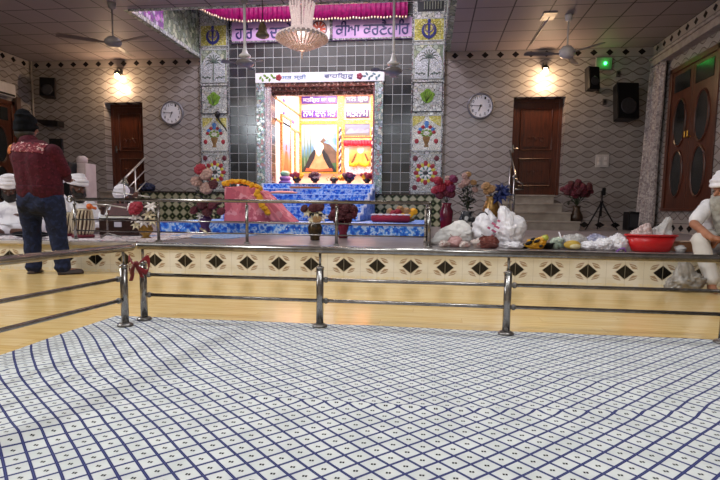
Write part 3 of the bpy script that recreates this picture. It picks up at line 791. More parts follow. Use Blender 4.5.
# twisted garlands on the gilt uprights
first = None
for u, lab in ((340.5, 'dark and white twisted garland between the two paintings'), (373, 'dark and white twisted garland at the right edge of the shrine')):
    xx = bp(u, 150)[0]; zt, zb = bp(u, 128)[1], bp(u, 172)[1]
    t = thing('twisted_garland', lab, 'garland', (xx, YS-.08, zb), 'garlands on the shrine uprights')
    for k, mt in enumerate((colour('plum', '4a2450'), WHT)):
        b = MB(); b.tube([(xx+.022*cos(i*.9+pi*k), YS-.08+.022*sin(i*.9+pi*k), zb+(zt-zb)*i/44) for i in range(45)], .02, 6); b.build('strand', mt, t, True)
# left wall of the alcove: painting and writing plates
XA = AX0+.004
def wp(u, v): q = aX(u, v, XA); return q.y, q.z
(yb, zt), (ya, zb) = wp(289, 121), wp(281, 172)
y0, y1 = min(ya, yb), max(ya, yb)
t = thing('framed_painting', 'tall orange and blue painting on the left wall inside the shrine', 'painting', (XA+.02, (y0+y1)/2, zb))
b = MB(); b.bx((XA, y0, zb), (XA+.03, y1, zt)); b.build('canvas', painting_mat('dusk_paint', '6f90c8', 'cf8a5a', 'c05f34', 2.), t)
b = MB()
for A, B in (((y0-.05, zb-.04), (y1+.05, zb)), ((y0-.05, zt), (y1+.05, zt+.04)), ((y0-.05, zb), (y0, zt)), ((y1, zb), (y1+.05, zt))): b.bx((XA, A[0], A[1]), (XA+.05, B[0], B[1]))
b.build('frame', ORNG, t)
yc, hh = (y0+y1)/2, zt-zb
b = MB(); b.prism([(yc-.2, zb+.05), (yc-.08, zb+hh*.4), (yc+.08, zb+hh*.4), (yc+.2, zb+.05)], (XA+.031, 0, 0), (0,1,0), (0,0,1), (.003,0,0)); b.prism(circ(yc, zb+hh*.47, .07, 14), (XA+.031, 0, 0), (0,1,0), (0,0,1), (.003,0,0)); b.build('painted_figure', pm('paint_clay', 'cf7040', 'b55c34', 5., .5), t)
for k, (v, lab) in enumerate(((99, 'small purple plate high on the shrine left wall'), (112, 'small purple plate low on the shrine left wall, above the tall painting'))):
    (q0, zq) = wp(283, v+2); (q1, _) = wp(294, v)
    t = thing('name_plate', lab, 'sign', (XA+.01, (q0+q1)/2, zq-.07), 'plates in the shrine')
    b = MB(); b.bx((XA, min(q0, q1), zq-.06), (XA+.02, max(q0, q1), zq+.06)); b.build('plate', PURS, t)
    lettering('ਗੁਰ ਨਾਮ', (XA+.022, (q0+q1)/2, zq), abs(q1-q0)*.85, .08, 'lettering', WLET, t, Matrix(((0,0,1),(1,0,0),(0,1,0))))
m = MB(); (qa, _), (qb, _) = wp(294, 150), wp(298, 150)
m.bx((XA, qa-.0, AZ0), (XA+.03, qa+.10, 2.55)); struct(m.build('trim_19', ORNG, origin='world'))
m = MB(); m.bx((XA, D+.3, 2.56), (XA+.03, AY1, 2.60)); m.bx((XA, D+.3, 3.02), (XA+.03, AY1, 3.05)); struct(m.build('trim_20', ORNG, origin='world'))

# ------------------------------------------------------------------ blue clothed steps up to the shrine
BLUEC = blue_cloth()
cxs = (AX0+AX1)/2
S0 = aY(158, 226, 7.0).x, aY(427, 226, 7.0).x
t = thing('low_dais', 'long low blue cloth covered step across the front of the shrine', 'step', ((S0[0]+S0[1])/2, 7.0, PZ))
b = MB(); b.bx((S0[0], 7.0, PZ), (S0[1], D-.36, PZ+.135)); b.build('dais_base', pm('dais_wood', '5a4a42', '4c3e38', 8., .6), t)
b = MB(); b.grid(lambda u, w: V((S0[0]-.01+(S0[1]-S0[0]+.02)*u, 6.985-.006*sin(u*80)*(1-w), PZ+.005+.137*w)), 160, 2)
b.grid(lambda u, w: V((S0[0]-.01+(S0[1]-S0[0]+.02)*u, 6.985+(D-.36-6.985)*w, PZ+.142)), 20, 8); o = b.build('blue_cover', BLUEC, t); o.modifiers.new('s', 'SOLIDIFY').thickness = .006
b = MB(); b.tube([(S0[0]-.01, 6.975, PZ+.145), (S0[1]+.01, 6.975, PZ+.145)], .012, 6); b.build('white_piping', pm('pale_piping', 'd9c8d4', 'c9b4c4', 8., .7), t)
# light blue runner on the floor in front
t = thing('runner', 'light blue floor runner lying in front of the blue dais at the left', 'rug', (-3., 6.4, PZ))
b = MB(); xa, xb = S0[0]+.0, aY(250, 236, 6.3).x; b.grid(lambda u, w: V((xa+(xb-xa)*u, 5.75+1.2*w, PZ+.006+.003*sin(u*40+w*7))), 40, 10); o = b.build('pile', floral('pale_blue_pile', '7f9fd0', ['5f82bb', 'b3c4e0'], 30., .52, .8), t); o.modifiers.new('s', 'SOLIDIFY').thickness = .006
# stair
st_y = [8.7, 9.15, 9.6, 10.05, 10.5, 10.95]
zs = [PZ+.135+(AZ0+.0-PZ-.135)*(k+1)/6 for k in range(6)]
xl0 = cxs-1.12
t = thing('clothed_stair', 'flight of blue brocade covered steps rising to the shrine floor', 'stair', (cxs, 8.7, PZ+.142))
b = MB()
for k in range(6): b.bx((cxs-1.14, st_y[k]+.01, PZ+.152), (cxs+1.14, D-.36 if k < 5 else D-.001, zs[k]-.008))
b.build('stair_core', pm('dais_wood', '5a4a42'), t)
b = MB()
for k in range(6):
    zb = zs[k-1] if k else PZ+.152
    b.grid(lambda u, w: V((cxs-1.15+2.3*u, st_y[k]-.004*sin(u*70), zb+(zs[k]-zb)*w)), 90, 1)
    b.grid(lambda u, w: V((cxs-1.15+2.3*u, st_y[k]+((st_y[k+1] if k < 5 else D)-st_y[k])*w, zs[k])), 30, 1)
    for q in (-1, 1): b.grid(lambda u, w: V((cxs+q*1.15, st_y[k]+((st_y[k+1] if k < 5 else D-.06)-st_y[k])*u, PZ+.152+(zs[k]-PZ-.152)*w)), 4, 4)
o = b.build('blue_cover', BLUEC, t); o.modifiers.new('s', 'SOLIDIFY').thickness = .006
for s in (-1, 1): b = MB(); b.tube([(cxs+s*1.16, st_y[k]-.01+d, zs[k]+.01 if d else (zs[k-1] if k else PZ+.15)+.01) for k in range(6) for d in (0, .02)], .028, 6); b.build('white_edging', pm('white_trim', 'e6e8f2', 'cfd6ea', 8., .7), t)
b = MB()
for k in range(1, 6): b.tube([(cxs-1.14, st_y[k]-.008, zs[k]), (cxs+1.14, st_y[k]-.008, zs[k])], .008, 5)
b.build('nosing', pm('sky_piping', '8fb6ea', 'b9d0f2', 8., .7), t)

# ------------------------------------------------------------------ flowers
def flower_mesh(name, col, r=.05, kind='round'):
    b = MB(); pet = pm('petal_'+name, *col, 25., .6)
    if kind == 'round':
        for ring, (n, el, rr) in enumerate(((1, 1.4, .0), (6, .75, .55), (9, .15, .8), (8, -.5, .62))):
            for k in range(n):
                a = 2*pi*k/n + ring*.5
                d = V((cos(a)*cos(el), sin(a)*cos(el), sin(el))) if n > 1 else V((0, 0, 1))
                b.ell(d*r*(rr if n > 1 else .6), (r*.42, r*.42, r*.42), None, 7, 5)
        b.ell((0, 0, 0), r*.6, None, 8, 6)
    else:      # lily: pointed petals
        for k in range(6):
            a = 2*pi*k/6; b.tube([(0, 0, 0), (r*.6*cos(a), r*.6*sin(a), r*.35), (r*1.3*cos(a), r*1.3*sin(a), r*.1)], [r*.12, r*.28, r*.03], 6)
    o = b.build('flower', pet, None, True); me = o.data; bpy.data.objects.remove(o)
    return me
FL = {n: flower_mesh(n, c, .05, k) for n, c, k in (('burgundy', ('52101f', '661a2e'), 'round'), ('crimson', ('8a1428', 'a02238'), 'round'), ('magenta', ('661440', '7a2450'), 'round'), ('blush', ('b5948a', '9a7a70'), 'round'), ('cream', ('e6dcc2', 'd6c6a0'), 'lily'), ('white', ('ece6e2', 'd8ceca'), 'lily'), ('darkred', ('420d16', '541820'), 'round'), ('marigold', ('f0b81a', 'e09a10'), 'round'), ('tan', ('b08a5a', '8f6a44'), 'round'), ('indigo', ('14204f', '1d3070'), 'lily'))}
def put_flowers(t, spec, base):
    """spec: (kind, x, y, z, size); each flower is its own part with a shared mesh, on a stem from base"""
    st = MB()
    for kd, x, y, z, s in spec:
        o = bpy.data.objects.new('flower', FL[kd]); C.objects.link(o); o.parent = t; o.location = V((x, y, z)) - wloc(t); o.scale = (s/.05,)*3
        d = (V((x, y-.05, z)) - V(base)); o.rotation_euler = (radians(55), 0, radians(random.uniform(-40, 40)))
        st.tube([base, V(base)*.5+V((x, y, z))*.5+V((0, .01, .02)), (x, y+.01, z)], .005, 4)
    st.build('stems', LEAF, t)
LEAF = pm('leaf_green', '2f4426', '24361e', 20., .6); LEAFD = pm('leaf_dark', '26301f', '2f2a22', 20., .6)
def foliage(t, c, r, n, mat=None, L=.06, sd=0):
    rg = random.Random(sd); b = MB()
    for k in range(n):
        p = V(c) + V((rg.uniform(-1, 1)*r[0], rg.uniform(-1, 1)*r[1], rg.uniform(-1, 1)*r[2]))
        a, e = rg.uniform(0, 6.28), rg.uniform(-.6, .8); d = V((cos(a)*cos(e), sin(a)*cos(e), sin(e)))*L; sd2 = d.cross(V((0, 0, 1))).normalized()*L*.28
        b.faces([p, p+d*.5+sd2+V((0,0,.008)), p+d, p+d*.5-sd2+V((0,0,.008))], [(0, 1, 2, 3)])
    o = b.build('foliage', mat or LEAF, t); o.modifiers.new('s', 'SOLIDIFY').thickness = .003
def vase(t, prof, x, y, z, mat, n=20):
    b = MB(); b.lathe([(r, z+h) for r, h in prof], (x, y, 0), n); b.build('vase', mat, t, True)
def rnd_spec(kinds, c, r, n, s, sd):
    rg = random.Random(sd); out = []
    for k in range(n):
        a = k*2.4; q = sqrt((k+.5)/n)
        out.append((kinds[k % len(kinds)], c[0]+r[0]*q*cos(a), c[1]-r[1]*(1-q*q)+rg.uniform(-.03, .03), c[2]+r[2]*q*sin(a), s*rg.uniform(.85, 1.15)))
    return out
WINE = pm('wine_glaze', '6e1a33', '561226', 9., .2)
# tall arrangement left of the pink cloth
y = 6.6; x = aY(205, 230, y).x
t = thing('flower_vase', 'tall flower arrangement of pale pink and dark red blooms left of the pink draped stand', 'flowers', (x, y, PZ))
vase(t, [(.06, 0), (.085, .01), (.07, .05), (.05, .10), (.075, .16), (.09, .2), (.06, .24)], x, y, PZ, pm('purple_glaze', '4a2a5a', '3a2046', 9., .25))
sp = []
for kd, u, v, s in (('blush', 208, 177, .075), ('blush', 208, 191, .075), ('blush', 196, 184, .065), ('crimson', 202, 172, .07), ('darkred', 214, 187, .06), ('darkred', 203, 207, .06), ('burgundy', 215, 207, .06), ('burgundy', 222, 213, .05), ('darkred', 208, 214, .06), ('white', 201, 217, .05), ('burgundy', 196, 212, .05), ('darkred', 220, 203, .05)):
    p = aY(u, v, y-.05); sp.append((kd, p.x, p.y, p.z, s))
put_flowers(t, sp, (x, y, PZ+.24)); foliage(t, (x, y, PZ+.52), (.09, .05, .17), 40, LEAFD, .09, 3); foliage(t, (x, y, PZ+.34), (.15, .06, .06), 40, LEAFD, .08, 4)
b = MB(); b.tube([(x-.02, y-.1, PZ+.08), (x+.06, y-.16, PZ+.05), (x+.13, y-.2, PZ+.012)], [.012, .016, .01], 6); b.build('brass_spout', pm('pale_brass', 'd6cdb4', 'b9a884', 12., .3, .7), t)
# red and white blooms in a brass pot at the musicians
y = 5.42; x = aY(146, 238, y).x
t = thing('flower_vase', 'brass pot of red and white flowers beside the harmonium player', 'flowers', (x, y, PZ))
BRASS = pm('brass', 'b08a4a', '8a6a34', 14., .3, .8)
vase(t, [(.05, 0), (.06, .01), (.03, .03), (.075, .08), (.08, .11), (.06, .14), (.07, .15)], x, y, PZ, BRASS)
sp = []
for kd, u, v, s in (('crimson', 140, 211, .075), ('white', 151, 208, .06), ('cream', 149, 216, .06), ('white', 133, 206, .06), ('white', 143, 223, .06), ('cream', 152, 222, .05), ('white', 135, 219, .05), ('cream', 137, 226, .05)):
    p = aY(u, v, y-.05); sp.append((kd, p.x, p.y, p.z, s))
put_flowers(t, sp, (x, y, PZ+.15)); foliage(t, (x, y, PZ+.26), (.08, .05, .07), 30, LEAFD, .07, 5)
# pots on the floor before the stair
y = 5.75; x = aY(315, 240, y).x
t = thing('flower_vase', 'dark bulb vase with cream and red flowers in the middle before the blue steps', 'flowers', (x, y, PZ))
vase(t, [(.04, 0), (.055, .01), (.05, .03), (.075, .09), (.08, .14), (.05, .2), (.04, .22), (.055, .24)], x, y, PZ, pm('black_gold_glaze', '2c2418', '4a3a1e', 16., .25, .4))
sp = []
for kd, u, v, s in (('cream', 309, 213, .06), ('cream', 319, 214, .06), ('darkred', 314, 210, .05), ('darkred', 322, 209, .05), ('cream', 313, 220, .055), ('white', 324, 219, .05), ('darkred', 306, 210, .04), ('tan', 318, 221, .045)):
    p = aY(u, v, y-.04); sp.append((kd, p.x, p.y, p.z, s))
put_flowers(t, sp, (x, y, PZ+.24)); foliage(t, (x, y, PZ+.3), (.1, .05, .05), 26, LEAF, .07, 6)
y = 6.3; x = aY(343, 236, y).x
t = thing('flower_vase', 'pot of dense dark red flowers right of the dark bulb vase', 'flowers', (x, y, PZ))
vase(t, [(.05, 0), (.06, .02), (.045, .06), (.06, .1), (.075, .16), (.06, .2)], x, y, PZ, WINE)
q = aY(343, 214, y)
put_flowers(t, rnd_spec(['darkred', 'burgundy', 'darkred'], (q.x, y, q.z), (.15, .08, .12), 16, .05, 7), (x, y, PZ+.2)); foliage(t, (x, y, q.z-.02), (.15, .06, .12), 40, LEAFD, .07, 8)

# right hand row against the wall
y = 9.3; q0 = aY(446, 228, y); x = q0.x; zt = aY(446, 203, y).z
t = thing('flower_vase', 'tall burgundy vase of crimson flowers next to the right mosaic pillar', 'flowers', (x, y, PZ))
hv = zt-PZ; vase(t, [(.085, 0), (.10, .02), (.095, .06), (.105, hv*.4), (.115, hv*.7), (.07, hv*.88), (.09, hv)], x, y, PZ, WINE)
sp = []
for kd, u, v, s in (('crimson', 437, 183, .075), ('crimson', 441, 190, .08), ('magenta', 452, 181, .07), ('magenta', 451, 190, .075), ('crimson', 447, 185, .07), ('burgundy', 446, 195, .07), ('burgundy', 453, 196, .065), ('crimson', 436, 192, .065), ('blush', 447, 180, .05), ('burgundy', 440, 197, .07)):
    p = aY(u, v, y-.08); sp.append((kd, p.x, p.y, p.z, s))
put_flowers(t, sp, (x, y, zt))
y = 9.4; x = aY(467, 225, y).x; zt = aY(467, 211, y).z; hv = zt-PZ
t = thing('flower_vase', 'grey marbled vase of faded blush flowers right of the burgundy vase', 'flowers', (x, y, PZ))
vase(t, [(.09, 0), (.11, .02), (.13, hv*.35), (.14, hv*.6), (.10, hv*.85), (.12, hv)], x, y, PZ, floral('marbled_glaze', '4a4d52', ['c4c6c8', '2c2f33'], 9., .52, .25))
sp = []
for kd, u, v, s in (('blush', 464, 178, .06), ('tan', 468, 176, .05), ('blush', 467, 184, .07), ('tan', 473, 184, .05), ('blush', 474, 191, .05), ('blush', 462, 187, .05)):
    p = aY(u, v, y-.08); sp.append((kd, p.x, p.y, p.z, s))
put_flowers(t, sp, (x, y, zt)); foliage(t, (x, y, zt+.23), (.12, .06, .2), 60, LEAFD, .12, 9)
y = 8.2; x = aY(491, 215, y).x
t = thing('flower_vase', 'golden vase with tan and indigo blooms behind the white plastic bag', 'flowers', (x, y, PZ))
vase(t, [(.09, 0), (.10, .02), (.07, .06), (.10, .2), (.13, .36), (.10, .46), (.07, .52), (.09, .56)], x, y, PZ, pm('antique_gold', 'a8844a', '7c5c30', 14., .3, .6))
sp = []
for kd, u, v, s in (('tan', 487, 188, .06), ('tan', 491, 191, .06), ('tan', 485, 193, .05), ('indigo', 500, 191, .10), ('indigo', 504, 196, .10), ('indigo', 499, 199, .10), ('indigo', 505, 190, .07)):
    p = aY(u, v, y-.06); sp.append((kd, p.x, p.y, p.z, s))
put_flowers(t, sp, (x, y, PZ+.55)); foliage(t, (x+.15, y, PZ+.62), (.1, .05, .1), 30, pm('leaf_navy', '1c2a5c', '16224a', 20., .6), .1, 10)
# dark red bouquet in an urn right of the steps
y = 10.75; x = aY(576, 218, y).x
t = thing('flower_vase', 'dark urn of deep red flowers standing right of the stone steps', 'flowers', (x, y, PZ))
zt = aY(576, 206, y).z; hv = zt-PZ
vase(t, [(.08, 0), (.09, .02), (.05, hv*.14), (.12, hv*.4), (.13, hv*.55), (.06, hv*.86), (.08, hv)], x, y, PZ, pm('dark_urn', '33261c', '4a3622', 14., .3, .3))
q = aY(577, 191, y)
put_flowers(t, rnd_spec(['darkred', 'burgundy'], (q.x, y, q.z), (.27, .1, .13), 20, .06, 12), (x, y, zt)); foliage(t, (q.x, y, q.z-.09), (.2, .08, .15), 60, LEAFD, .1, 13)

# ------------------------------------------------------------------ pink draped stand with marigold garlands
y0 = 7.3; zf = PZ+.151
pl = [aY(u, v, y0) for u, v in ((224, 219), (225, 187), (243, 186), (258, 190), (272, 203), (291, 220))]
t = thing('draped_stand', 'low stand draped in salmon pink cloth on the blue dais, left of the steps', 'stand', (pl[0].x+.3, y0+.2, zf))
poly = [(pl[0].x, zf)] + [(p.x, p.z) for p in pl[1:5]] + [(pl[5].x, zf)]
b = MB(); b.prism([(p[0]*1, p[1]) for p in poly], (0, y0+.5, 0), (1,0,0), (0,0,1), (0,-.5,0))
o = b.build('pink_drape', floral('salmon_cloth', 'd9747e', ['e69aa0', 'c25e6c'], 6., .52, .8), t)
q = o.modifiers.new('sub', 'SUBSURF'); q.subdivision_type = 'SIMPLE'; q.levels = q.render_levels = 5; bake(o, True)
for v in o.data.vertices: p = v.co; v.co += V((.012*noise.noise(p*9), -.018*noise.noise(V((p.x*16, p.y*3, p.z*4))), .010*noise.noise(p*11+V((3,0,0)))))
b = MB(); e = [aY(u, v, y0-.015) for u, v in ((249, 205), (255, 212), (262, 219))]
b.grid(lambda u, w: V((pl[3].x-.10+.14*u+.30*w, y0-.016-.006*sin(u*9), pl[3].z-.06-(pl[3].z-.06-zf-.01)*w)), 12, 14); o = b.build('sash', pm('coral_sash', 'e88a90', 'dd7880', 9., .7), t, True); o.modifiers.new('s', 'SOLIDIFY').thickness = .006
def garland(lab, pts, n, s):
    pts = [V(p) for p in pts]; L = [0]
    for a, b_ in zip(pts, pts[1:]): L.append(L[-1]+(b_-a).length)
    g = thing('marigold_garland', lab, 'garland', pts[0], 'garlands on the pink stand'); b = MB()
    for k in range(n):
        s_ = L[-1]*k/(n-1)
        for i in range(len(pts)-1):
            if s_ <= L[i+1]+1e-6:
                p = pts[i]+(pts[i+1]-pts[i])*((s_-L[i])/(L[i+1]-L[i])); break
        o = bpy.data.objects.new('marigold', FL['marigold']); C.objects.link(o); o.parent = g; o.location = p-pts[0]; o.scale = (s/.05,)*3; o.rotation_euler = (random.uniform(.3, 1.3), 0, random.uniform(0, 6))
    b.tube(pts, .006, 5); b.build('thread', pm('thread', 'c98f1a', 'b07c14', 9., .7), g)
garland('yellow marigold garland along the top of the pink draped stand', [aY(u, v, y0+.1)+V((0, 0, .03)) for u, v in ((224, 187), (232, 185), (243, 185), (252, 188), (259, 191))], 18, .035)
garland('yellow marigold garland hanging down the front of the pink draped stand', [aY(u, v, y0-.06) for u, v in ((256, 193), (260, 201), (264, 209), (267, 215))], 10, .04)
# small things lying on the top step at the left
p = aY(281, 191, 10.2)
t = thing('salmon_cushion', 'thin salmon folded cloth lying on the steps at the left of the shrine', 'cloth', (p.x, 10.3, zs[3]))
b = MB(); b.ell((p.x+.02, 10.27, zs[3]+.035), (.30, .16, .034), None, 20, 8); b.build('folds', pm('peach_cloth', 'e8a090', 'd98a7c', 9., .8), t, True)
p = aY(305, 189.5, 10.7)
t = thing('orange_tray', 'flat orange tray on the upper blue step', 'tray', (p.x, 10.75, zs[4]))
b = MB(); b.lathe([(.20, zs[4]+.006), (.30, zs[4]+.012), (.34, zs[4]+.05), (.33, zs[4]+.05), (.28, zs[4]+.022), (.0, zs[4]+.02)], (p.x, 10.72, 0), 28, None, 1, .5); b.build('tray', pm('orange_lacquer', 'c9763a', 'b5642e', 9., .4), t, True)
# vessels and blooms standing in a row along the shrine floor
ys = D-.02
t = thing('shrine_cover', 'pink cloth laid along the front of the shrine floor', 'cloth', (cxs, D+.3, AZ0))
b = MB(); b.grid(lambda u, w: V((AX0+.45+(AX1-AX0-.47)*u, D-.0+.9*w, AZ0+.012+.03*min(1, w*6)+.006*sin(u*40))), 50, 12); o = b.build('cloth', pm('pink_silk', 'eeb0a8', 'e39a96', 9., .6), t, True); o.modifiers.new('s', 'SOLIDIFY').thickness = .008
row = (('flower_bowl', 'bowl of red and yellow blooms at the left end of the shrine row', 'flowers', 297, ['crimson', 'magenta', 'marigold']), ('flower_bowl', 'bowl of dark red blooms second from the left in the shrine row', 'flowers', 315, ['burgundy', 'darkred', 'blush']), ('brass_vessel', 'dark brass round vessel in the middle of the shrine row', 'vessel', 334, None), ('flower_bowl', 'bowl of purple and dark blooms second from the right in the shrine row', 'flowers', 349, ['magenta', 'darkred', 'indigo']), ('flower_bowl', 'bowl of red and orange blooms at the right end of the shrine row', 'flowers', 367, ['crimson', 'marigold', 'crimson']))
for nm, lab, cat, u, kinds in row:
    yy = D+.12; q = aY(u, 181, yy); z = AZ0+.05; x = q.x
    t = thing(nm, lab, cat, (x, yy, z), 'vessels along the shrine floor')
    vase(t, [(.05, 0), (.06, .008), (.04, .02), (.085, .05), (.1, .08), (.08, .11)], x, yy, z, pm('dark_bronze', '4a3a30', '2c221c', 14., .3, .5))
    if kinds: put_flowers(t, rnd_spec(kinds, (x, yy, z+.135), (.13, .06, .055), 11, .045, u), (x, yy, z+.09))
    else:
        b = MB(); b.lathe([(.08, z+.11), (.06, z+.14), (.02, z+.165), (.025, z+.18), (.0, z+.19)], (x, yy, 0), 16); b.build('lid', BRASS, t, True)
        b = MB()
        for s in (-1, 1): b.tube([(x+s*.11, yy, z+.12), (x+s*.17, yy, z+.1), (x+s*.13, yy, z+.05)], .01, 6)
        b.build('handle', BRASS, t)
t = thing('marigold_bloom', 'single yellow marigold between the two paintings on the shrine floor', 'flower', aY(342, 174, D+.25))
p = aY(342, 173.5, D+.25); p.z = AZ0+.1
t.location = (p.x, p.y, AZ0+.05); o = bpy.data.objects.new('flower', FL['marigold']); C.objects.link(o); o.parent = t; o.location = (0, 0, .06); o.scale = (1.6,)*3
t = thing('folded_cloths', 'violet and green folded cloth bundle in the left corner of the shrine', 'cloth', (AX0+.22, D+.3, AZ0))
for k, (c, z) in enumerate((('8a62b8', 0), ('b07ac0', .1), ('8fc0a0', .2))):
    b = MB(); b.ell((AX0+.2, D+.35, AZ0+.06+z), (.15-.02*k, .14, .07), None, 14, 8); b.build('fold', pm('fold_%d' % k, c), t, True)

# cushion and small blooms by the right dado
p = aY(391, 222, 8.2)
t = thing('red_bolster', 'red and white bolster lying on the blue dais before the right dado', 'cushion', (p.x, 8.2, zf))
b = MB(); x0, x1 = aY(371, 222, 8.2).x, aY(410, 222, 8.2).x
b.tube([(x0, 8.2, zf+.06), (x0+.03, 8.2, zf+.06), (x1-.03, 8.2, zf+.06), (x1, 8.2, zf+.06)], [.03, .06, .06, .03], 12); b.build('bolster', pm('red_cushion', 'a5203a', '8a1830', 7., .8), t, True)
b = MB()
for k in range(6): b.ell((x0+.05+(x1-x0-.1)*k/5, 8.2, zf+.115), (.06, .05, .016), None, 10, 6)
b.build('white_lace', pm('lace_white', 'e6dcdf', 'd6c8cc', 20., .8), t, True)
p = aY(402, 217, 8.6)
t = thing('flower_tray', 'tray of small orange blooms before the right dado', 'flowers', (p.x, 8.6, zf))
b = MB(); b.lathe([(.14, zf), (.2, zf+.02), (.21, zf+.06), (.19, zf+.06), (.0, zf+.03)], (p.x, 8.6, 0), 20); b.build('tray', BRASS, t, True)
put_flowers(t, rnd_spec(['tan', 'crimson', 'marigold'], (p.x, 8.6, zf+.12), (.2, .08, .07), 10, .05, 77), (p.x, 8.6, zf+.05))

# ------------------------------------------------------------------ railings
def flange(m, x, y, z, r=.045):
    m.lathe([(r, z), (r, z+.006), (r*.8, z+.014), (r*.5, z+.018)], (x, y, 0), 18)
def railing(label, posts, z0, ht, mids, ends, rt_=.019, rm=.0075, rp=.017, balls=None, name='railing', sleeve=.78, midends=None):
    """posts: (x,y); top and middle rails follow the polyline 'ends'"""
    t = thing(name, label, 'railing', (posts[0][0], posts[0][1], z0))
    b = MB(); b.tube([(x, y, z0+ht) for x, y in ends], rt_, 14)
    for e in (ends[0], ends[-1]): b.ell((e[0], e[1], z0+ht), rt_*1.02, None, 12, 8)
    b.build('top_rail', STEEL, t, True)
    for h in mids:
        b = MB(); b.tube([(x, y, z0+h) for x, y in (midends or ends)], rm, 10); b.build('middle_rail', STEEL, t, True)
    for x, y in posts:
        b = MB(); b.cyl((x, y, z0+.004), (x, y, z0+ht*sleeve), rp, None, 14); b.lathe([(rp*1.12, z0+ht*sleeve-.012), (rp*1.12, z0+ht*sleeve), (rp*.5, z0+ht*sleeve+.006)], (x, y, 0), 14)
        b.cyl((x, y, z0+ht*sleeve), (x, y, z0+ht), .007); p = b.build('post', STEEL, t, True)
        b = MB(); flange(b, x, y, z0, rp*2.1); b.build('flange', DARKSTEEL, p, True)
        if balls:
            for h in mids: b = MB(); b.ell((x+balls[0]*.045, y+balls[1]*.045, z0+h), .0155, None, 10, 8); b.build('rail_ball', DARKSTEEL, p, True)
    return t
fp = [aZ(143.5, 322, 0), aZ(319.5, 329, 0), aZ(505.5, 336, 0), aZ(718.5, 343.5, 0)]
fpx = [(p.x, FY) for p in fp]
railing('long steel railing at the far edge of the carpet, before the tiled platform', fpx, 0.012, .401, (.247, .137), [(fpx[0][0]-.02, FY), (fpx[-1][0]+.02, FY)], balls=(.7, 0), rp=.019, rm=.0095, midends=[(fpx[0][0], FY), (fpx[-1][0], FY)])
lp = aZ(125.5, 328, 0); e1 = aZ(0, 264, .401); e0 = aZ(130, 249.5, .401)
dr = (V((e1.x, e1.y, 0))-V((lp.x, lp.y, 0))); far = V((lp.x, lp.y, 0)) + dr*3.2; mid = V((lp.x, lp.y, 0)) + dr*2.2
railing('steel railing along the left edge of the carpet, meeting the long railing', [(lp.x, lp.y), (mid.x, mid.y)], 0.012, .401, (.247, .137), [(lp.x+.01, lp.y+.06), (far.x, far.y)], balls=(-.12, -1.), rp=.019, rm=.0095, midends=[(lp.x, lp.y), (far.x, far.y)])
rx = fpx[-1][0]+.03
railing('steel railing along the right edge of the patterned carpet, at the photo border', [(rx+.06, FY-.12), (rx+.1, 1.4)], 0.012, .401, (.247, .137), [(rx+.06, FY-.06), (rx+.12, .6)], balls=(0, -.8))
# platform railing before the shrine
R2 = 4.97
px2 = [aY(u, 230, R2).x for u in (75.5, 158.5, 247, 336.5, 429)]
railing('steel railing on the platform between the musicians and the shrine', [(x, R2) for x in px2[:4]], PZ+.003, .405, (.205, .095), [(px2[0]-.03, R2), (px2[4], R2)], .017, .007, .015, sleeve=.9)
rr_ = [(px2[4], R2), (px2[4]-.02, 5.7), (px2[4]-.03, 6.45), (px2[4]-.03, 6.9)]
t = railing('steel return railing running from the platform edge towards the right end of the blue dais', rr_, PZ+.003, .405, (.205, .095), [(px2[4], R2), (px2[4]-.03, 6.9)], .017, .007, .018, sleeve=.9)
b = MB()
b.bx((px2[4]-.045, R2+.03, PZ+.01), (px2[4]-.03, 6.85, PZ+.36)); b.build('patterned_screen', floral('grey_brocade', '8f8884', ['5a5552', 'c9c2bc'], 30., .5, .5), t)
b = MB(); b.tube([(px2[0]-.045+.028*cos(a), R2-.005, PZ+.41+.028*sin(a)) for a in [2*pi*i/20 for i in range(20)]], .008, 8, True)
t = thing('steel_ring', 'small steel ring hooked on the left end of the platform railing', 'ring', (px2[0]-.05, R2, PZ+.38)); b.build('ring', STEEL, t, True)

# red ribbon bow at the corner
t = thing('ribbon_bow', 'red ribbon bow tied at the corner where two railings meet', 'bow', (-1.53, FY-.06, .3))
REDR = pm('red_ribbon', '86101b', '640a14', 16., .5)
c0 = aY(137, 264, FY-.06)
for s, L in ((-1, .062), (1, .056)):
    b = MB(); b.grid(lambda u, w: c0 + V((s*L*sin(u*pi)*(.9+.1*w), -.02*cos(u*2*pi)+.01*w, .038*sin(u*2*pi)*sin(u*pi)*1.3+(w-.5)*.035*sin(u*pi)-.005)), 20, 4); o = b.build('loop', REDR, t, True); o.modifiers.new('s', 'SOLIDIFY').thickness = .003
for s, L in ((-1, .09), (1, .07)):
    b = MB(); b.grid(lambda u, w: c0 + V((s*(.006+.026*u+.02*(w-.5)), -.012-.006*sin(u*6), -L*u)), 10, 3); o = b.build('tail', REDR, t, True); o.modifiers.new('s', 'SOLIDIFY').thickness = .003
b = MB(); b.ell(c0+V((0, -.01, 0)), (.016, .016, .018), None, 10, 8); b.build('knot', REDR, t, True)

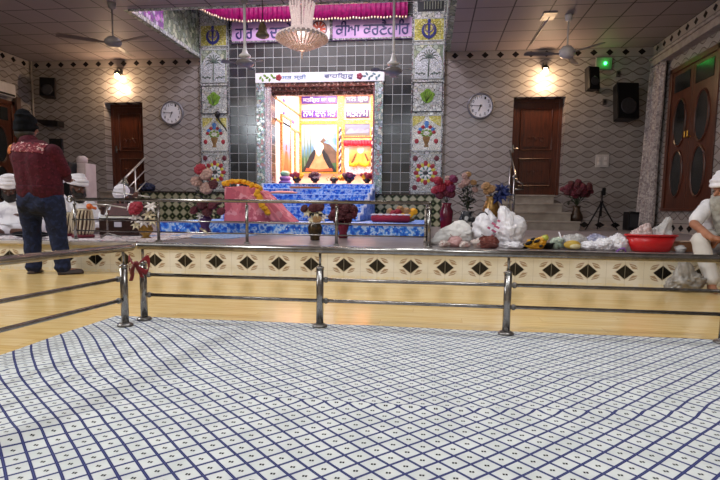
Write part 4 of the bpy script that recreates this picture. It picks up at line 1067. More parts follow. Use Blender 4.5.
# ------------------------------------------------------------------ patterned carpet
_f = lambda u, v: aZ(u, v, 0).to_2d()
folds = [(_f(-40, 462), _f(245, 328), .12, .006), (_f(-10, 372), _f(150, 352), .10, .005), (V((-1.25, .95)), V((-.9, 1.5)), .10, .008), (V((.3, 2.2)), V((1.2, 1.6)), .12, .005), (V((.5, 1.9)), V((1.3, 2.3)), .10, .004)]  # first two ridges stand in for the rails' shadow bands; others are wrinkles
seam = [aZ(u, v, 0) for u, v in ((-60, 366), (107, 383), (200, 396), (300, 404), (360, 408), (460, 412), (720, 418), (820, 418))]
def seam_y(x):
    for a, b_ in zip(seam, seam[1:]):
        if a.x <= x <= b_.x: return a.y+(b_.y-a.y)*(x-a.x)/(b_.x-a.x)
    return seam[0].y if x < seam[0].x else seam[-1].y
CX0, CX1, CY0, CY1 = -1.735, 1.62, -.6, 2.775
def carpet_z(x, y):
    z = .007 + .0035*noise.noise(V((x*2.2, y*2.2, 1)))
    for a, b_, w, h in folds:
        d = b_-a; L = d.length; p = V((x, y))-a; s = p.dot(d)/L; q = abs(p.x*d.y-p.y*d.x)/L
        if -w < s < L+w:
            k = min(1, max(0, (s+w)/(2*w)), max(0, (L+w-s)/(2*w))); z += h*math.exp(-(q/w)**2*3)*k
    dy = y-seam_y(x); z += .005*math.exp(-(dy/.013)**2)
    return max(z, .004)
bmc = bmesh.new(); uvl = bmc.loops.layers.uv.new('UVMap'); NX, NY = 210, 230; gv = []
for j in range(NY+1):
    for i in range(NX+1):
        x = CX0+(CX1-CX0)*i/NX; y = CY0+(CY1-CY0)*j/NY
        e = .012*noise.noise(V((x*5, y*2, 3))) if j in (0, NY) or i == 0 else 0
        gv.append(bmc.verts.new((x+(e if i == 0 else 0), y+(e if j == NY else 0), carpet_z(x, y))))
def carpet_uv(x, y):
    L = max(0., min(1., (-x-.35)/1.1)); L = L*L*(3-2*L)
    ax = x + .05*L*sin(y*4.2+.6) + .004*noise.noise(V((x*4, y*4, 9)))
    ay = y + .02*L*sin(x*3.1+y) + .005*noise.noise(V((x*3, y*3, 5)))
    Rr = max(0., min(1., (x-.2)/1.)); ay += .05*Rr*sin(y*2.+.3)
    k = max(0., min(1., (y-seam_y(x)+.06)/.12)); ay -= .008*k; ax += .006*k
    return ax, ay
for j in range(NY):
    for i in range(NX):
        q = [gv[j*(NX+1)+i], gv[j*(NX+1)+i+1], gv[(j+1)*(NX+1)+i+1], gv[(j+1)*(NX+1)+i]]
        f = bmc.faces.new(q); f.smooth = True
        for l in f.loops: l[uvl].uv = carpet_uv(l.vert.co.x, l.vert.co.y)
me = bpy.data.meshes.new('carpet'); bmc.to_mesh(me); bmc.free(); o = bpy.data.objects.new('carpet', me); C.objects.link(o); me.materials.append(carpet_mat())
q = o.modifiers.new('s', 'SOLIDIFY'); q.thickness = .004; q.offset = 1
tag(o, 'white carpet printed with navy diamond lattice, inside the railings', 'carpet')
# pale sheet under the musicians
t = thing('floor_sheet', 'pale patterned sheet spread on the platform under the musicians', 'sheet', (-4.4, 5.4, PZ))
b = MB(); b.grid(lambda u, w: V((-6.6+3.95*u, 4.90+1.9*w, PZ+.008+.004*noise.noise(V((u*14, w*9, 0))))), 60, 24); o = b.build('sheet', floral('printed_sheet', 'ded6da', ['a86a7c', '6a6478', 'f0ecec'], 16., .56, .8), t, True); o.modifiers.new('s', 'SOLIDIFY').thickness = .004

# ------------------------------------------------------------------ ceiling fans
FANW = pm('fan_white', 'd8d4d0', 'c8c3bf', 6., .35); FANB = pm('fan_brown', '5a4a42', '6a584e', 9., .4); FAND = pm('fan_grey', '6f6a68', '7d7876', 9., .4)
def fan(label, x, y, zh, R, ang, body, blade, rodm, rod=.012, mh=.10, mr=.13, cone=False, roll=0):
    t = thing('ceiling_fan', label, 'fan', (x, y, zh))
    b = MB(); b.lathe([(.02, H-.10), (.055, H-.08), (.065, H-.02), (.065, H-.001)], (x, y, 0), 18); b.build('ceiling_cup', body, t, True)
    b = MB(); b.cyl((x, y, zh+mh*.5), (x, y, H-.05), rod); b.build('down_rod', rodm, t, True)
    b = MB()
    if cone: b.lathe([(.012, zh+.30), (.03, zh+.22), (.05, zh+.16), (.09, zh+.13), (.09, zh+.11), (.02, zh+.10)], (x, y, 0), 18); b.build('rod_bell', rodm, t, True); b = MB()
    b.lathe([(.03, zh+mh), (mr*.6, zh+mh*.9), (mr, zh+mh*.4), (mr, zh), (mr*.8, zh-mh*.35), (mr*.4, zh-mh*.5), (.0, zh-mh*.55)], (x, y, 0), 22); b.build('motor', body, t, True)
    for k in range(3):
        a = ang+k*2*pi/3; b = MB(); u = V((cos(a), sin(a), 0)); w = V((-sin(a), cos(a), 0))
        def P(r, s, z): return V((x, y, zh+z)) + u*r + w*s
        vs = [(mr*.8, .02), (mr+.08, .025), (mr+.12, .055), (R-.03, .075), (R, .04), (R, -.04), (R-.03, -.06), (mr+.12, -.05), (mr+.08, -.025), (mr*.8, -.02)]
        up = [P(r, s, .004+s*.18) for r, s in vs]; lo = [p-V((0, 0, .006)) for p in up]; n = len(vs)
        b.faces(up+lo, [tuple(range(n)), tuple(range(n, 2*n))[::-1]]+[(i, n+i, n+(i+1) % n, (i+1) % n) for i in range(n)])
        b.build('blade', blade, t)
    return t
lf = aZ(110, 3, H); p = aY(113, 42, lf.y)
fan('brown ceiling fan near the left wall lamp', p.x+.0, lf.y, p.z-.02, .80, radians(98), FAND, FANB, FAND)
rf = aZ(565, 15, H); p = aY(567, 54, rf.y)
fan('pale ceiling fan with white motor near the right wall lamp', p.x, rf.y, p.z, .70, radians(305), FANW, FAND, FANW, mh=.13)
p = aY(245, 62, 8.33); fan('ceiling fan on long white rod, left of the chandelier', p.x, 8.33, p.z-.03, .36, radians(90), FAND, FAND, pm('rod_white', 'eef0f2', 'e2e4e8', 4., .4), .022, .07, .14, True)
p = aY(393, 70, 8.33); fan('ceiling fan on long white rod, right of the chandelier', p.x, 8.33, p.z-.03, .36, radians(90), FAND, FAND, pm('rod_white', 'eef0f2'), .018, .07, .14, True)
# shiny pipe and boxed plate by the right fan
p = aZ(549, 16, H)
t = thing('ceiling_plate', 'shiny square plate on the ceiling beside the right fan cup', 'plate', (p.x, p.y, H-.02))
b = MB(); b.bx((p.x-.12, p.y-.2, H-.018), (p.x+.10, p.y+.16, H-.001)); b.build('plate', pm('chrome_plate', 'b5afa8', '8f8984', 5., .5, .5), t, bevel=.004)
a, b_ = aZ(541, 26, H), aZ(531, 44, H)
b = MB(); b.tube([(a.x+.04, a.y-.5, H-.012), (b_.x, b_.y, H-.012)], .014, 6); t = thing('conduit', 'shiny conduit on the ceiling running to the right back wall', 'pipe', (b_.x, b_.y, H-.03)); b.build('pipe', pm('chrome_plate', ''), t, True)

# ------------------------------------------------------------------ chandelier
cx, cy = aY(302, 30, 8.25).x, 8.25
t = thing('chandelier', 'crystal chandelier with a wide bead bowl hanging before the signs', 'chandelier', (cx, cy, 2.95))
CRY = pm('crystal', 'efe8ea', 'd8ced2', 40., .15, 0, 0, 'ffe8e0', .25, 1, .3); CRYW = pm('warm_crystal', 'e2cfc2', 'c4a590', 40., .15, 0, 0, 'ffd0b0', .10, 1, .3)
b = MB(); b.lathe([(.0, H-.16), (.14, H-.15), (.20, H-.09), (.21, H-.03), (.16, H-.001)], (cx, cy, 0), 24); b.build('ceiling_cap', pm('silver_gilt', 'e2dadc', 'cfc4c2', 20., .25, .5), t, True)
def strands(mat, zr, n, q, bead):
    b = MB()
    for i in range(q):
        r, z = zr((i+.5)/q); b.ell((cx+r, cy, z), (bead, bead, bead*1.25), None, 6, 4)
    b.tube([(cx+zr(.5/q*1.)[0], cy, zr(.5/q)[1]), (cx+zr(.5)[0], cy, zr(.5)[1]), (cx+zr(1-.5/q)[0], cy, zr(1-.5/q)[1])], .003, 4)
    o = b.build('crystal_strand', mat, t, True); base = V((cx, cy, 0))-wloc(t)
    for v in o.data.vertices: v.co -= V((base.x, base.y, 0))
    o.location = (base.x, base.y, 0)
    for k in range(1, n):
        c = o.copy(); C.objects.link(c); c.parent = t; c.rotation_euler = (0, 0, 2*pi*k/n)
strands(CRY, lambda s: (.19-.07*s+.05*s**6, H-.14-.42*s), 20, 18, .013)
strands(CRY, lambda s: (.10+.02*s, H-.14-.42*s), 10, 14, .014)
b = MB(); b.cyl((cx, cy, 3.05), (cx, cy, H-.1), .02); b.lathe([(.12, 3.27), (.34, 3.24), (.385, 3.20), (.385, 3.17), (.34, 3.18), (.1, 3.2)], (cx, cy, 0), 32); b.build('frame', pm('silver_gilt', ''), t, True)
strands(CRY, lambda s: (.12+.27*s, 3.34-.13*s), 32, 10, .015)
strands(CRYW, lambda s: (.38*(1-s)**.75+.02, 3.18-.17*s), 32, 12, .016)
b = MB()
for i in range(4): b.ell((cx, cy, 2.99-.028*i), (.02-.003*i, .02-.003*i, .022), None, 8, 6)
b.build('bottom_drop', CRYW, t, True)
p = aY(262.5, 36, 8.3)
t = thing('pendant_bell', 'olive bronze bell shaped pendant between the left white rod and the chandelier', 'pendant', (p.x, 8.3, p.z-.06))
OLV = pm('olive_bronze', '6f6448', '564d38', 12., .4, .4); zt = aY(262, 22, 8.3).z; z0 = aY(262, 38, 8.3).z
b = MB(); b.lathe([(.0, z0+.01), (.06, z0), (.10, z0+.02), (.105, z0+.05), (.085, z0+.07), (.065, z0+.12), (.06, z0+.17), (.035, z0+.22), (.012, z0+.25)], (p.x, 8.3, 0), 20); b.build('bell', OLV, t, True)
b = MB(); b.cyl((p.x, 8.3, z0+.24), (p.x, 8.3, H-.001), .006); b.build('cord', BLACK, t)

# ------------------------------------------------------------------ things on the back wall
def clock(label, u, v, r):
    c = aY(u, v, D-.02); x, z = c.x, c.z
    t = thing('wall_clock', label, 'clock', (x, D-.001, z-r), 'wall clocks')
    R = Matrix.Rotation(pi/2, 3, 'X')
    b = MB(); b.lathe([(r*.9, 0), (r, .005), (r, .04), (r*.94, .055), (r*.86, .05), (r*.86, .02), (0, .02)], (x, D-.001, z), 36, R); b.build('case', pm('clock_grey', '7f7e84', '6d6c72', 8., .3, .3), t, True)
    b = MB(); b.prism(circ(0, 0, r*.87, 36), (x, D-.03, z), (1,0,0), (0,0,1), (0,-.003,0)); b.build('dial', pm('clock_dial', 'dcdee2', 'd2d4da', 3., .3), t)
    for k in range(12):
        a = pi/2-2*pi*(k+1)/12; lettering(str(k+1), (x+r*.68*cos(a), D-.034, z+r*.68*sin(a)), r*.13*(1.5 if k > 8 else 1), r*.2, 'numeral', BLACK, t, None, .002)
    for nm, a, L, w in (('hour_hand', radians(90-30*6.75), r*.42, .010), ('minute_hand', radians(90-6*45.5), r*.66, .007)):
        b = MB(); dx, dz = cos(a), sin(a); b.xz([(x-dx*.03-dz*w, z-dz*.03+dx*w), (x+dx*L-dz*w*.5, z+dz*L+dx*w*.5), (x+dx*L+dz*w*.5, z+dz*L-dx*w*.5), (x-dx*.03+dz*w, z-dz*.03-dx*w)], D-.036, .003); b.build(nm, BLACK, t)
    b = MB(); b.ell((x, D-.04, z), (.014, .008, .014), None, 10, 6); b.build('hub', BLACK, t)
clock('round white wall clock between the left door and the left mosaic pillar', 172, 113, .265)
clock('round white wall clock between the right mosaic pillar and the right door', 480.5, 106, .265)
def speaker(label, u0, v0, u1, v1, depth, tilt, mat=BLACK):
    a, b_ = aY(u0, v0, D-.1), aY(u1, v1, D-.1); x0, x1, z0, z1 = a.x, b_.x, b_.z, a.z; cx, cz = (x0+x1)/2, (z0+z1)/2; w, h = x1-x0, z1-z0
    t = thing('wall_speaker', label, 'speaker', (cx, D, z0), 'loudspeakers')
    M = Matrix.Rotation(tilt, 3, 'Z') @ Matrix.Rotation(-.13, 3, 'X'); c = V((cx, D-.12-depth/2, cz))
    b = MB(); pts = [(-w*.5, -depth/2), (w*.5, -depth/2), (w*.36, depth/2), (-w*.36, depth/2)]
    b.prism(pts, c+M@V((0, 0, -h/2)), M@V((1,0,0)), M@V((0,1,0)), M@V((0,0,h))); b.build('cabinet', mat, t, bevel=.012)
    b = MB(); b.box(c+M@V((0, -depth/2-.006, 0)), (w*.9, .012, h*.94), 0, M); b.build('grille', pm('speaker_grille', '0b0b0d', '121214', 60., .8, spec=.2), t)
    b = MB(); b.lathe([(0, 0), (w*.34, .0), (w*.36, .008), (w*.3, .012), (w*.1, .004), (0, .006)], c+M@V((0, -depth/2-.012, -h*.16)), 22, M@Matrix.Rotation(pi/2, 3, 'X')); b.build('woofer', pm('cone_grey', '26262a', '2f2f34', 20., .5), t, True)
    b = MB(); b.box(c+M@V((0, -depth/2-.014, h*.02)), (w*.16, .006, w*.12), 0, M); b.build('badge', pm('badge_silver', 'c9cdd2', 'b5b9be', 9., .3, .4), t)
    b = MB(); b.tube([(cx, D-.001, cz+h*.1), (cx, D-.08, cz+h*.1), tuple(c+M@V((0, depth*.4, 0)))], .016, 8); b.build('bracket', DARKSTEEL, t)
    return t
speaker('small black wall speaker right of the right door lamp', 584, 69, 595.5, 92, .18, .35)
speaker('large black wall speaker at the right end of the back wall', 611, 86, 632.5, 122, .26, .2)
speaker('dark wall speaker at the left end of the back wall', 45.5, 80, 60, 99, .2, .3, pm('brown_black', '241b1a', '2c2220', 9., .5))
a = aY(50, 124, D-.2)
t = thing('wall_shelf', 'dark wedge shaped bracket shelf under the left wall speaker', 'shelf', (a.x, D, a.z-.06))
b = MB(); x0, x1 = aY(40, 121, D).x, aY(64, 121, D).x; z1, z0 = aY(50, 120.5, D).z, aY(50, 128, D).z
b.prism([(x0, z1), (x1, z1-.04), (x1, z0), (x0+.25, z0+.02)], (0, D-.001, 0), (1,0,0), (0,0,1), (0,-.22,0)); b.build('shelf_body', pm('shelf_black', '151214', '201c1e', 9., .4), t)
def sconce(label, u, v):
    p = aY(u, v, D-.14); x, z = p.x, p.z
    t = thing('wall_lamp', label, 'lamp', (x, D, z), 'wall lamps over the doors')
    b = MB(); b.box((x, D-.012, z+.12), (.09, .024, .14)); b.tube([(x, D-.02, z+.14), (x, D-.10, z+.17), (x, D-.14, z+.12)], .012, 8); b.build('bracket', DARKSTEEL, t)
    b = MB(); b.lathe([(.03, z+.12), (.05, z+.10), (.075, z+.04), (.07, z+.04), (.03, z+.09)], (x, D-.14, 0), 16); b.build('shade', BLACK, t, True)
    b = MB(); b.lathe([(.0, z-.05), (.03, z-.04), (.045, z), (.03, z+.05), (.02, z+.08)], (x, D-.14, 0), 14); b.build('bulb', pm('lamp_glow', 'fff0d8', 'fff0d8', 1., .4, 0, 0, 'ffd9a0', 60.), t, True)
    light('POINT', 'lamp_light', (x, D-.24, z-.22), 30., 'ffd6aa', .06)
sconce('lit wall lamp over the left door', 117, 76)
sconce('lit wall lamp over the right door', 545.5, 71)
p = aY(604, 63.5, D-.05)
t = thing('indicator_light', 'green lit indicator box high on the right back wall', 'lamp', (p.x, D, p.z-.1))
b = MB(); b.box((p.x, D-.03, p.z), (.30, .06, .24)); b.build('box', pm('box_grey', '7f8a80', '6f7a70', 8., .5), t, bevel=.008)
b = MB(); b.ell((p.x+.02, D-.07, p.z), (.03, .025, .03), None, 12, 8); b.build('green_lens', pm('green_glow', '60ff80', '60ff80', 1., .3, 0, 0, '30ff60', 14.), t, True)
light('POINT', 'green_lamp_light', (p.x+.02, D-.16, p.z), .4, '30ff50', .03)
p = aY(602, 161, D)
t = thing('switch_plate', 'white square switch plate on the back wall above the tripod', 'switch', (p.x, D, p.z-.12))
b = MB(); b.box((p.x, D-.008, p.z), (.26, .016, .25)); b.build('plate', pm('switch_white', 'c9c4c0', 'bdb7b3', 5., .4), t, bevel=.006)
for k in range(4):
    b = MB(); b.box((p.x-.06+.12*(k % 2), D-.02, p.z-.05+.1*(k//2)), (.05, .01, .06)); b.build('rocker', pm('rocker_white', 'd9d5d2', 'cfcac6', 5., .35), t)
for lab, u, v in (('small dark box on the wall between the small and large speakers', 618, 74), ('small round socket under the small speaker', 597, 90), ('small grey socket left of the large speaker', 604, 102)):
    p = aY(u, v, D); t = thing('socket_box', lab, 'socket', (p.x, D, p.z-.05), 'small boxes on the back wall')
    b = MB(); b.box((p.x, D-.02, p.z), (.07, .04, .11)); b.build('box', pm('socket_dark', '3f3936', '4a4340', 8., .5), t, bevel=.006)
    b = MB(); b.box((p.x, D-.042, p.z), (.035, .006, .05)); b.build('cover', BLACK, t)
b = MB(); p = aY(32.5, 90, D-.03); b.cyl((p.x, D-.03, .29), (p.x, D-.03, H-.001), .018); t = thing('conduit', 'pale vertical pipe in the left back corner', 'pipe', (p.x, D-.03, .29)); b.build('pipe', pm('pale_pipe', 'b5aca6', 'a59c96', 8., .4), t, True)
p = aX(2, 91, XL+.05)
t = thing('air_conditioner', 'white air conditioner on the left wall above the dark door', 'air conditioner', (XL+.1, 10.3, 2.88))
b = MB(); b.bx((XL+.001, 9.7, 2.89), (XL+.2, 10.74, 3.17)); b.build('case', pm('ac_white', 'd6d2d0', 'c9c5c3', 5., .35), t, bevel=.03)
b = MB(); b.bx((XL+.19, 9.75, 2.91), (XL+.205, 10.7, 2.95)); b.build('vent', BLACK, t)

p = aY(217.5, 116, D-.16)
t = thing('pillar_fixture', 'small black bulb shaped fixture on a bent arm on the left mosaic pillar', 'fixture', (p.x, D-.05, p.z-.1))
b = MB(); b.ell((p.x, D-.16, p.z+.03), (.06, .06, .075), None, 14, 10); b.build('bulb_body', BLACK, t, True)
b = MB(); b.tube([(p.x, D-.16, p.z-.02), (p.x+.05, D-.15, p.z-.12), (p.x+.15, D-.10, p.z-.26), (p.x+.16, D-.07, p.z-.3)], [.03, .016, .012, .012], 8); b.build('arm', BLACK, t, True)
p = aY(238, 187, D-.2)
t = thing('white_candle', 'white candle standing on the dado left of the shrine surround', 'candle', (p.x, D-.2, .96))
b = MB(); b.cyl((p.x, D-.2, .975), (p.x, D-.2, 1.17), .028); b.build('candle', pm('candle_wax', 'f0eeea', 'e2e0da', 9., .4), t, True)
b = MB(); b.lathe([(.06, .961), (.065, .967), (.035, .985), (.032, .98)], (p.x, D-.2, 0), 16); b.build('holder', BRASS, t, True)

# ------------------------------------------------------------------ tripod, small box, hand rails, curtain
p = aY(601, 227, 11.0); tx, ty = p.x, 11.05
t = thing('tripod', 'black camera tripod standing by the right back wall', 'tripod', (tx, ty, PZ))
zt = aY(602, 192, ty).z; zj = aY(602, 202, ty).z
for k, (dx, dy) in enumerate(((-.30, -.1), (.30, -.06), (.02, .25))):
    b = MB(); b.tube([(tx, ty, zj), (tx+dx*.5, ty+dy*.5, (zj+PZ)/2), (tx+dx, ty+dy, PZ+.01)], [.018, .015, .011], 8); b.ell((tx+dx, ty+dy, PZ+.014), .014, None, 8, 6); b.build('leg', BLACK, t, True)
b = MB(); b.cyl((tx, ty, zj-.28), (tx, ty, zt-.05), .016); b.lathe([(.03, zj-.02), (.035, zj), (.03, zj+.03)], (tx, ty, 0), 12); b.build('centre_column', BLACK, t, True)
b = MB(); b.box((tx+.02, ty, zt-.02), (.07, .07, .09)); b.box((tx+.03, ty, zt+.05), (.06, .05, .06)); b.tube([(tx, ty, zt-.03), (tx-.05, ty-.1, zt-.09)], .009, 6); b.build('head', BLACK, t)
p = aY(636, 218, 11.0); t = thing('floor_box', 'small black box on the platform behind the curtain end', 'box', (p.x, 11.2, PZ))
zt = aY(636, 216, 11.1).z
b = MB(); b.bx((p.x-.12, 11.05, PZ), (p.x+.16, 11.35, zt+.08)); b.build('case', BLACK, t, bevel=.01); b = MB(); b.bx((p.x-.09, 11.04, PZ+.06), (p.x+.12, 11.05, zt+.03)); b.build('front', pm('charcoal', '2a2a2d', '333338', 9., .5), t)

# right stair rail
y1 = 10.2
t = thing('stair_rail', 'steel hand rail with curled end beside the right stone steps', 'railing', (1.6, y1, PZ))
a = aY(510.5, 150, 11.3); c_ = aY(517, 181, y1); e = aY(523, 184, y1)
b = MB(); b.tube([(a.x, 11.40, a.z), (aY(513, 163, 10.8).x, 10.8, aY(513, 163, 10.8).z), tuple(c_), tuple(e), tuple(aY(523, 189, y1)), tuple(aY(514, 189.5, y1))], .02, 10); b.build('hand_rail', STEEL, t, True)
for u, yy, vt in ((514.5, y1, 178), (510.5, 10.9, 166)):
    q = aY(u, vt, yy); b = MB(); b.cyl((q.x, yy, PZ), (q.x, yy, q.z), .024, None, 12); pp = b.build('post', STEEL, t, True); b = MB(); flange(b, q.x, yy, PZ, .07); b.build('flange', DARKSTEEL, pp, True)
q = aY(514.5, 177, y1); b = MB(); b.ell(q, .04, None, 12, 8); b.build('knob', STEEL, t, True)
# left stair rail
y1 = 10.25; a, c_ = aY(145, 158, 11.2), aY(117, 186, y1); vx = V(a)-V(c_)
t = thing('stair_rail', 'pale steel hand rail of three bars before the left door', 'railing', (c_.x, y1, PZ))
for k in range(3):
    o_ = V((0, 0, -.26*k)); b = MB(); b.tube([V(c_)+o_+vx*(.0 if k == 0 else .3*k), V(a)+o_], .022 if k == 0 else .013, 8); b.build('hand_rail' if k == 0 else 'middle_rail', pm('satin_steel', 'd6d2cc', 'c4bfb8', 9., .3, .6), t, True)
for s in (.02, .62):
    q = V(c_)+vx*s; b = MB(); b.cyl((q.x, q.y, PZ), tuple(q), .018); b.build('post', pm('satin_steel', ''), t, True)

# curtain drawn at the right wall
t = thing('curtain', 'grey floral curtain gathered at the right wall beside the carved double door', 'curtain', (4.1, 10.9, .4))
ct, cb_ = [aY(655, 62, 10.95), aY(668, 58, 10.6)], [aY(643, 222, 10.95), aY(654, 224, 10.6)]
def fc(u, w):
    a = V((XR-.10, 11.18, 3.37)).lerp(V((XR-.10, 10.62, 3.37)), u); c = V((XR-.20, 11.12, .36)).lerp(V((XR-.12, 10.68, .36)), u)
    p = a.lerp(c, w); f = .05*sin(u*38)*(.6+.4*w)+.02*sin(u*17+w*2); pin = 1-.25*math.exp(-((w-.55)/.25)**2)
    mid_ = (a.lerp(c, w)).y; p.y = 10.9+(p.y-10.9)*pin; p.x -= f; return p
b = MB(); b.grid(fc, 90, 24); o = b.build('gathered_cloth', floral('curtain_print', 'c2b9b6', ['9a8f8e', 'd6cfca', 'a89c9c'], 14., .52, .85), t, True); o.modifiers.new('s', 'SOLIDIFY').thickness = .006
b = MB(); b.cyl((XR-.1, 10.4, 3.385), (XR-.1, 11.25, 3.385), .016); b.build('rod', DARKSTEEL, t)

# ------------------------------------------------------------------ bags and goods along the platform edge
def plastic(name, c1='', c2='', alpha=.86, rough=.28): return pm(name, c1, c2, 14., rough, 0, .35, None, 0, alpha, 0, .5)
PLW = plastic('white_plastic', 'f6f4f8', 'e8e5ec', .97, .45); PLC = plastic('clear_plastic', 'dad8d8', 'bdbab8', .80, .18)
def lump(name, mat, parent, c, r, sd, amp=.22, flat=True, lift=0., fq=7., peaks=()):
    """crumpled bag body: a creased closed surface standing on z = c.z"""
    b = MB(); c = V(c); b.ell((0, 0, 0), (1, 1, 1), None, 60, 40)
    for v in b.bm.verts:
        d = v.co.normalized(); n = noise.noise(d*1.6+V((sd, 0, 0)))*.9; cr = 1.1*abs(noise.noise(d*3.4+V((0, sd, 1))))+.8*abs(noise.noise(d*7.5+V((sd, 2, 0))))+.4*abs(noise.noise(d*15+V((sd, 5, 0))))
        k = 1+amp*1.25*(n-cr+.35)
        p = V((d.x*r[0], d.y*r[1], d.z*r[2]))*k
        for pk, ph, pw in peaks:
            q = d.dot(V(pk).normalized())
            if q > pw: p += V(pk).normalized()*ph*((q-pw)/(1-pw))**1.6
        p.z = max(p.z, -r[2]*.80)
        v.co = c + p + V((0, 0, r[2]*.80+lift))
    return b.build(name, mat, parent, True)
def bag(name, label, cat, x, y, z, r, mat, sd, peaks=(), amp=.22, knot=True, group=None, lift=0.):
    t = thing(name, label, cat, (x, y, z+lift), group)
    lump('bag_body', mat, t, (x, y, z+lift), r, sd, amp, peaks=peaks)
    if knot:
        tip = V((x, y, z+lift+r[2]*1.55))
        b = MB(); rg = random.Random(sd)
        for s in (-1, 1):
            b.grid(lambda u, w: tip + V((s*(.15*r[0]+.5*r[0]*u)*1., (w-.5)*.25*r[1]+.02*sin(u*9), .45*r[2]*u+.06*r[2]*sin(w*9))), 6, 5)
        b.ell(tip+V((0, 0, -.12*r[2])), (.14*r[0], .14*r[1], .26*r[2]), None, 10, 6)
        o = b.build('tied_ears', mat, t, True); o.modifiers.new('s', 'SOLIDIFY').thickness = .003
    return t
PF = PZ+.005
def px(u, Y, v=250): return aY(u, v, Y).x
def pz(v, Y, u=500): return aY(u, v, Y).z
Y5 = 5.08
x0, x1 = px(432, 5.45), px(472, 5.45); h = pz(225, 5.45, 455)-PF
t = bag('cloth_sack', 'plain white cloth sack slumped on the platform below the burgundy vase', 'sack', (x0+x1)/2+.03, 5.45, PF, ((x1-x0)/2*.92, .16, h*.58), pm('sack_white', 'f2f0ee', 'e6e3df', 6., .8), 3.1, (((-1, -.1, -.5), .12, .5), ((.35, 0, 1), .04, .6)), .14, False)
h = pz(236, 5.05, 455)-PF
bag('plastic_bag', 'small round pink bag before the white cloth sack', 'bag', px(455, 5.05), 5.05, PF, ((px(463, 5.05)-px(447, 5.05))/2, .06, h*.56), plastic('pink_plastic', 'c9a09e', 'b58684', .95), 5.2, (), .12, True)
for k, (u, r, lab) in enumerate(((444, .05, 'small crumpled white packet left of the pink bag'), (465, .05, 'small crumpled white packet right of the pink bag'))):
    t = thing('packet', lab, 'packet', (px(u, 4.98), 4.98, PF), 'crumpled packets'); lump('packet_body', plastic('packet_plastic', 'd9cec8', 'a88a84', .95), t, (px(u, 4.98), 4.98, PF), (r, .04, .035), 8+k, .3); b = MB(); b.box((px(u, 4.98), 4.95, PF+.03), (.04, .01, .03)); b.build('print', pm('packet_print', '9a6a64', 'b58a84'), t)
# the big white printed carrier bags
h = pz(207, 5.4, 486)-PF
t = bag('plastic_bag', 'white carrier bag with dark edge, left of the pair below the golden vase', 'bag', px(485, 5.4), 5.4, PF, ((px(500, 5.4)-px(473, 5.4))/2*.95, .11, h*.50), PLW, 11.3, (), .2, False)
b = MB(); b.tube([aY(u, v, 5.27) for u, v in ((477, 216), (480, 213), (485, 212), (488, 215))], .007, 6)
pass
b.build('dark_handle', pm('dark_edge', '3a3436', '4a4244', 9., .6), t)
h = pz(206, 5.2, 505)-PF
t = bag('plastic_bag', 'tall white carrier bag with pink print, right of the pair below the golden vase', 'bag', px(507, 5.2), 5.2, PF, ((px(520, 5.2)-px(492, 5.2))/2*.95, .11, h*.46), PLW, 14.9, (((-.35, 0, 1), .09, .72), ((.75, 0, .35), .05, .6)), .2, False)
lump('bag_side', PLW, t, (px(513, 5.28), 5.28, PF), (.09, .09, h*.36), 17.7, .24)
b = MB()
for k, (u, v, L) in enumerate(((494, 224, .03), (497, 227, .04), (494, 231, .035), (489, 228, .02), (493, 236, .02), (499, 221, .02))): q = aY(u, v, 5.06); b.box(q+V((0, .02, 0)), (L*1.2, .05, .018), 0, Matrix.Rotation(.5, 3, 'Y'))
b.build('pink_print', pm('pink_ink', 'c4688a', 'a84a70', 9., .5), t)
h = pz(236, 4.98, 491)-PF
t = bag('plastic_bag', 'reddish brown glossy bag in front of the white carrier bags', 'bag', px(488, 4.97), 4.97, PF, ((px(498, 4.97)-px(477, 4.97))/2, .06, h*.56), plastic('brown_plastic', '7a4038', '5c2a26', .96, .15), 21.4, (), .22, True)
t = thing('packet', 'pale pink crumpled packet left of the reddish brown bag', 'packet', (px(478, 5.0), 5.0, PF)); lump('packet_body', plastic('packet_plastic'), t, (px(479, 5.0), 5.0, PF), (.07, .05, .05), 31, .3); b = MB(); b.box((px(479, 5.0), 4.955, PF+.04), (.05, .01, .02)); b.build('print', pm('packet_print', ''), t)
bag('plastic_bag', 'low white crumpled bag right of the tall carrier bag', 'bag', px(513, 5.02), 5.02, PF, (.10, .07, .035), PLW, 35.5, (), .3, False)
# yellow and black wrapped goods
t = thing('toy_packet', 'bright yellow and black wrapped packet on the platform edge', 'packet', (px(535, 5.0), 5.0, PF))
lump('wrapper', pm('yellow_wrap', 'e0a81e', 'c98a14', 12., .3), t, (px(535, 5.0), 5.0, PF), (.085, .05, .055), 41, .28, peaks=(((.8, 0, .8), .06, .6),))
b = MB()
for u, v, L, rr in ((529, 243, .06, .018), (537, 241, .05, .014), (533, 239, .04, .012), (541, 246, .03, .012)): q = aY(u, v, 4.95); b.ell(q, (L*.6, .015, rr), Matrix.Rotation(-.4, 3, 'Y'), 10, 6)
b.build('black_bands', BLACK, t, True)
b = MB(); q = aY(545, 238, 5.0); b.ell(q, (.035, .03, .03), None, 10, 6); b.build('lime_top', pm('lime_wrap', 'c9c45a', 'a9b04a', 9., .4), t, True)
for k, (u, lab, r) in enumerate(((523, 'black plastic tray left of the yellow packet', (.06, .05, .022)), (547, 'black plastic tray right of the yellow packet', (.06, .05, .028)))):
    t = thing('plastic_tray', lab, 'tray', (px(u, 5.0), 5.05, PF), 'black trays'); b = MB(); b.lathe([(r[0]*.7, PF), (r[0], PF+r[2]*2), (r[0]*1.08, PF+r[2]*2), (r[0]*1.05, PF+r[2]*1.8), (r[0]*.6, PF+.01)], (px(u, 5.05), 5.05, 0), 16, None, 1, .7); b.build('tray_body', BLACK, t, True)
